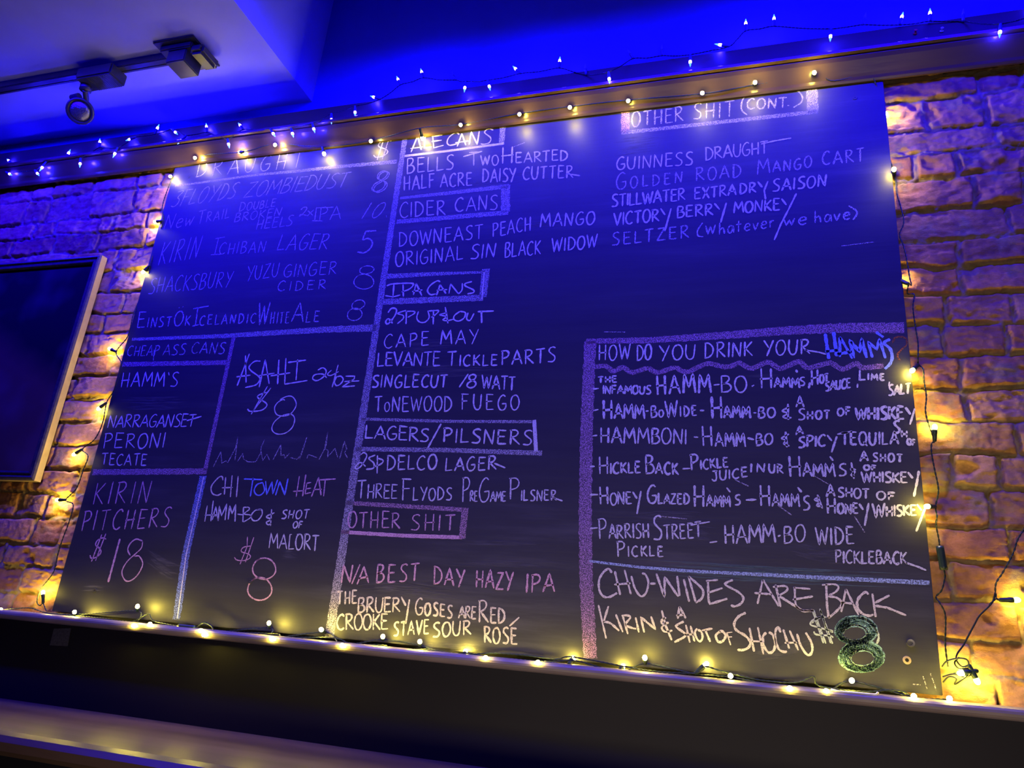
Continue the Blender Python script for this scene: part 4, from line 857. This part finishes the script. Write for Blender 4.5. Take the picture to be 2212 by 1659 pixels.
# blue mini lights along the top of the trim: (x, y, tip x, tip y, depth)
BLUE = [(19, 347, 10, 339, -.012), (21, 376, 30, 381, -.045), (81, 375, 87, 383, -.045), (91, 362, 86, 369, -.050), (148, 331, 152, 323, -.012), (173, 354, 172, 364, -.060), (215.5, 307, 216, 298, -.010), (248, 332, 244, 340, -.060), (280, 301, 274, 303, -.020), (340, 277, 344, 268, -.012),
        (379, 286, 384, 291, -.030), (391, 304, 386, 309, -.050), (446, 274, 445, 263, -.012), (494, 312, 496, 323, -.066), (519, 271, 515, 266, -.016), (590.5, 289, 595, 296, -.064), (632, 289, 635, 300, -.066), (678, 279, 681, 290, -.066), (716, 259, 716, 266, -.050), (767, 243, 767, 250, -.040),
        (808, 210, 802, 208, -.018), (860, 172, 856, 163, -.006), (911, 156, 908, 146, -.006), (979, 161, 977, 156, .01, 'off'), (1004, 190, 1003, 198, -.030), (1057, 187, 1060, 200, -.030), (1114, 149, 1106, 141, -.006), (1209, 132, 1210, 119, -.006), (1265, 147, 1264, 136, -.004, 'off'), (1316, 171, 1317, 182, -.064),
        (1360, 114, 1357, 109, -.004, 'off'), (1430, 105, 1430, 98, -.004, 'off'), (1491, 134, 1491, 144, -.034), (1556, 97, 1550, 96, -.014), (1611, 51, 1611, 40, -.006), (1672, 41, 1672, 28, -.006), (1794, 79, 1793, 92, -.034), (1868, 37, 1870, 30, -.004, 'off'), (1948, 37, 1950, 30, -.006), (2009, 29, 2009, 17, -.008),
        (2081, 29, 2081, 18, -.004, 'off'), (2160, 70, 2159, 83, -.064), (2235, 15, 2236, 3, -.008)]
string_light('string of small blue bulbs along the top edge of the dark trim above the chalkboard', None,
             [(-60, 372, -.03, -5, 5, .0)] + [(x, y, Y, tx - x, ty - y, 0.0) + ((e[0],) if e else ()) for (x, y, tx, ty, Y, *e) in BLUE], blue=True)

# ------------------------------------------------------------------ small things
def pin(px, py, mat, label):
    p = at(px, py, Y=-0.0)
    prof = [(0.0045, 0.0), (0.0052, 0.001), (0.0050, 0.002), (0.0024, 0.0035), (0.0022, 0.008), (0.0040, 0.0095), (0.0042, 0.011), (0.0036, 0.0118)]
    me = lathe_mesh('push_pin', prof, mat, 16)
    o = bpy.data.objects.new('push_pin', me); COL.objects.link(o)
    o.location = p; o.rotation_euler = (math.radians(90 - 18), 0, 0)
    return tag(o, label, 'push pin', 'push pins in the dark trim')
pin(1977, 73, M['pin_red'], 'small red plastic push pin stuck in the dark trim above the chalkboard')
pin(2034, 68, M['pin_clear'], 'small clear plastic push pin stuck in the dark trim beside the red one')

stk = at(129, 1377, Y=-0.017)
q = [at(x, y, Y=-0.0165) for x, y in ((117, 1358), (154, 1357), (147, 1396), (108, 1394))]
V = [tuple(p) for p in q] + [(p[0], p[1] - 0.0012, p[2]) for p in q]
o = mesh('sticker', V, [(4, 5, 6, 7), (0, 1, 5, 4), (1, 2, 6, 5), (2, 3, 7, 6), (3, 0, 4, 7)], M['sticker'])
tag(o, 'small square clear plastic sticker on the black wall panel under the ledge', 'sticker')

V, F = [], []
tube_into(V, F, catmull([at(x, y, Y=Yq) for x, y, Yq in ((1795, 1489, -.050), (1815, 1494, -.052), (1850, 1497, -.052), (1880, 1500, -.052), (1892, 1500, -.05), (1897, 1495, -.05))], 0.003), 0.0022, 8)
tag(mesh('cord', V, F, M['white_wire'], None, True), 'short piece of white cord lying on the ledge under the green figure eight', 'cord')

# picture on the brick at the left: frame of four rails, gilt sides, plain abstract canvas
fx1, fz1, fz0 = -0.2055, 1.229, 0.394
fx0 = -0.92
FD = -0.014
pic = empty('framed_picture', (fx1, 0.012, fz0))
tag(pic, 'framed dark picture with gold side edges hanging on the brick left of the chalkboard', 'picture')
bm = bmesh.new()
rw = 0.032
prof = [(0.0, 0.0), (0.004, -0.006), (0.010, -0.008), (0.015, -0.003), (0.020, -0.002), (0.024, -0.006), (0.028, -0.005), (0.032, 0.004)]      # (inward, forward)
loops = []
for ins, fw in prof:
    loops.append([bm.verts.new(v) for v in ((fx0 + ins, FD + fw, fz0 + ins), (fx1 - ins, FD + fw, fz0 + ins), (fx1 - ins, FD + fw, fz1 - ins), (fx0 + ins, FD + fw, fz1 - ins))])
for a, b_ in zip(loops, loops[1:]):
    for k in range(4): bm.faces.new((a[k], a[(k + 1) % 4], b_[(k + 1) % 4], b_[k]))
o = from_bm('frame', bm, M['frame_dark']); adopt(o, pic)
bm = bmesh.new()
outer = [[bm.verts.new((x, y, z)) for x, z in ((fx0, fz0), (fx1, fz0), (fx1, fz1), (fx0, fz1))] for y in (FD, 0.010)]
for k in range(4): bm.faces.new((outer[0][k], outer[0][(k + 1) % 4], outer[1][(k + 1) % 4], outer[1][k]))
o = from_bm('frame_side', bm, M['gold']); o['label'] = 'gold side edge of the frame'; adopt(o, pic)
bm = bmesh.new(); box_into(bm, (-(fx1 - fx0) / 2 + 0.03, -0.004, -(fz1 - fz0) / 2 + 0.03), ((fx1 - fx0) / 2 - 0.03, 0.004, (fz1 - fz0) / 2 - 0.03))
o = from_bm('canvas', bm, M['art'], pic); o.location = Vector(((fx0 + fx1) / 2, FD + 0.010, (fz0 + fz1) / 2)) - pic.location

# track light on the lowered ceiling
trk = empty('track_light', (0.05, -0.25, Z_CEIL))
tag(trk, 'black track light fixture mounted on the lowered ceiling at the upper left', 'track light')
def part(o): adopt(o, trk); return o
ty0, ty1 = -0.264, -0.228
bm = bmesh.new()
box_into(bm, (XL + 0.05, ty0, Z_CEIL - 0.024), (0.24, ty1, Z_CEIL), 0.0015)
box_into(bm, (XL + 0.05, ty0 + 0.004, Z_CEIL - 0.026), (0.24, ty0 + 0.010, Z_CEIL - 0.020))
box_into(bm, (XL + 0.05, ty1 - 0.010, Z_CEIL - 0.026), (0.24, ty1 - 0.004, Z_CEIL - 0.020))
part(from_bm('track', bm, M['black_metal']))
bm = bmesh.new()
box_into(bm, (0.093, -0.318, Z_CEIL - 0.008), (0.262, -0.172, Z_CEIL), 0.003)
box_into(bm, (0.112, -0.300, Z_CEIL - 0.030), (0.244, -0.190, Z_CEIL - 0.007), 0.004)
part(from_bm('canopy', bm, M['black_metal']))
part(box('feed_box', (0.145, -0.292, Z_CEIL - 0.078), (0.222, -0.212, Z_CEIL - 0.028), M['black_metal'], bevel=0.003))
part(box('end_cap', (0.232, -0.292, Z_CEIL - 0.052), (0.286, -0.200, Z_CEIL - 0.012), M['black_metal'], bevel=0.010))
bm = bmesh.new()
box_into(bm, (-0.262, -0.284, Z_CEIL - 0.068), (-0.104, -0.210, Z_CEIL - 0.020), 0.005)
for k in range(14):
    x = -0.215 + 0.0075 * k
    box_into(bm, (x, -0.280, Z_CEIL - 0.0695), (x + 0.003, -0.214, Z_CEIL - 0.0675))
part(from_bm('adapter', bm, M['black_metal']))
# lamp head: swivel stem, knob, yoke and a round lamp with a reflector face
jx, jy = -0.250, -0.240
def cyl_path(pts, r, sides=16):
    v, f = [], []; tube_into(v, f, pts, r, sides); return v, f
v, f = cyl_path([np.array((jx, jy, Z_CEIL - 0.066)), np.array((jx, jy, Z_CEIL - 0.086))], 0.020)
part(mesh('swivel', v, f, M['black_metal'], None, True))
hd = np.array(at(174, 240, Z=1.735))            # centre of the lamp face
ax = Vector((0.42, -0.62, -0.66)).normalized()
back = hd - np.array(ax) * 0.046
top = np.array((jx, jy, Z_CEIL - 0.084))
v, f = cyl_path(catmull([top, top * 0.55 + back * 0.45 + np.array((0.006, 0, -0.004)), back], 0.004), 0.010)
part(mesh('yoke', v, f, M['black_metal'], None, True))
kn = np.array(at(161, 212, Z=1.772))
v, f = cyl_path([kn + np.array((-0.012, 0, 0)), kn + np.array((0.022, 0, 0.004))], 0.013, 8)
part(mesh('knob', v, f, M['black_metal']))
def head_mesh(name, prof, mat):
    me = lathe_mesh(name, prof, mat, 24)
    o = bpy.data.objects.new(name, me); COL.objects.link(o); o.parent = trk
    o.location = Vector(hd) - trk.location
    o.rotation_euler = ax.to_track_quat('Z', 'Y').to_euler()
    return o
head_mesh('lamp_head', [(0.012, -0.050), (0.026, -0.046), (0.036, -0.030), (0.043, -0.008), (0.048, 0.000), (0.048, 0.008), (0.041, 0.011), (0.037, 0.004)], M['black_metal'])
head_mesh('lamp', [(0.004, -0.008), (0.016, -0.006), (0.028, 0.000), (0.0365, 0.006), (0.028, 0.011), (0.014, 0.014), (0.002, 0.015)], M['lens'])['label'] = 'clear unlit reflector lamp'
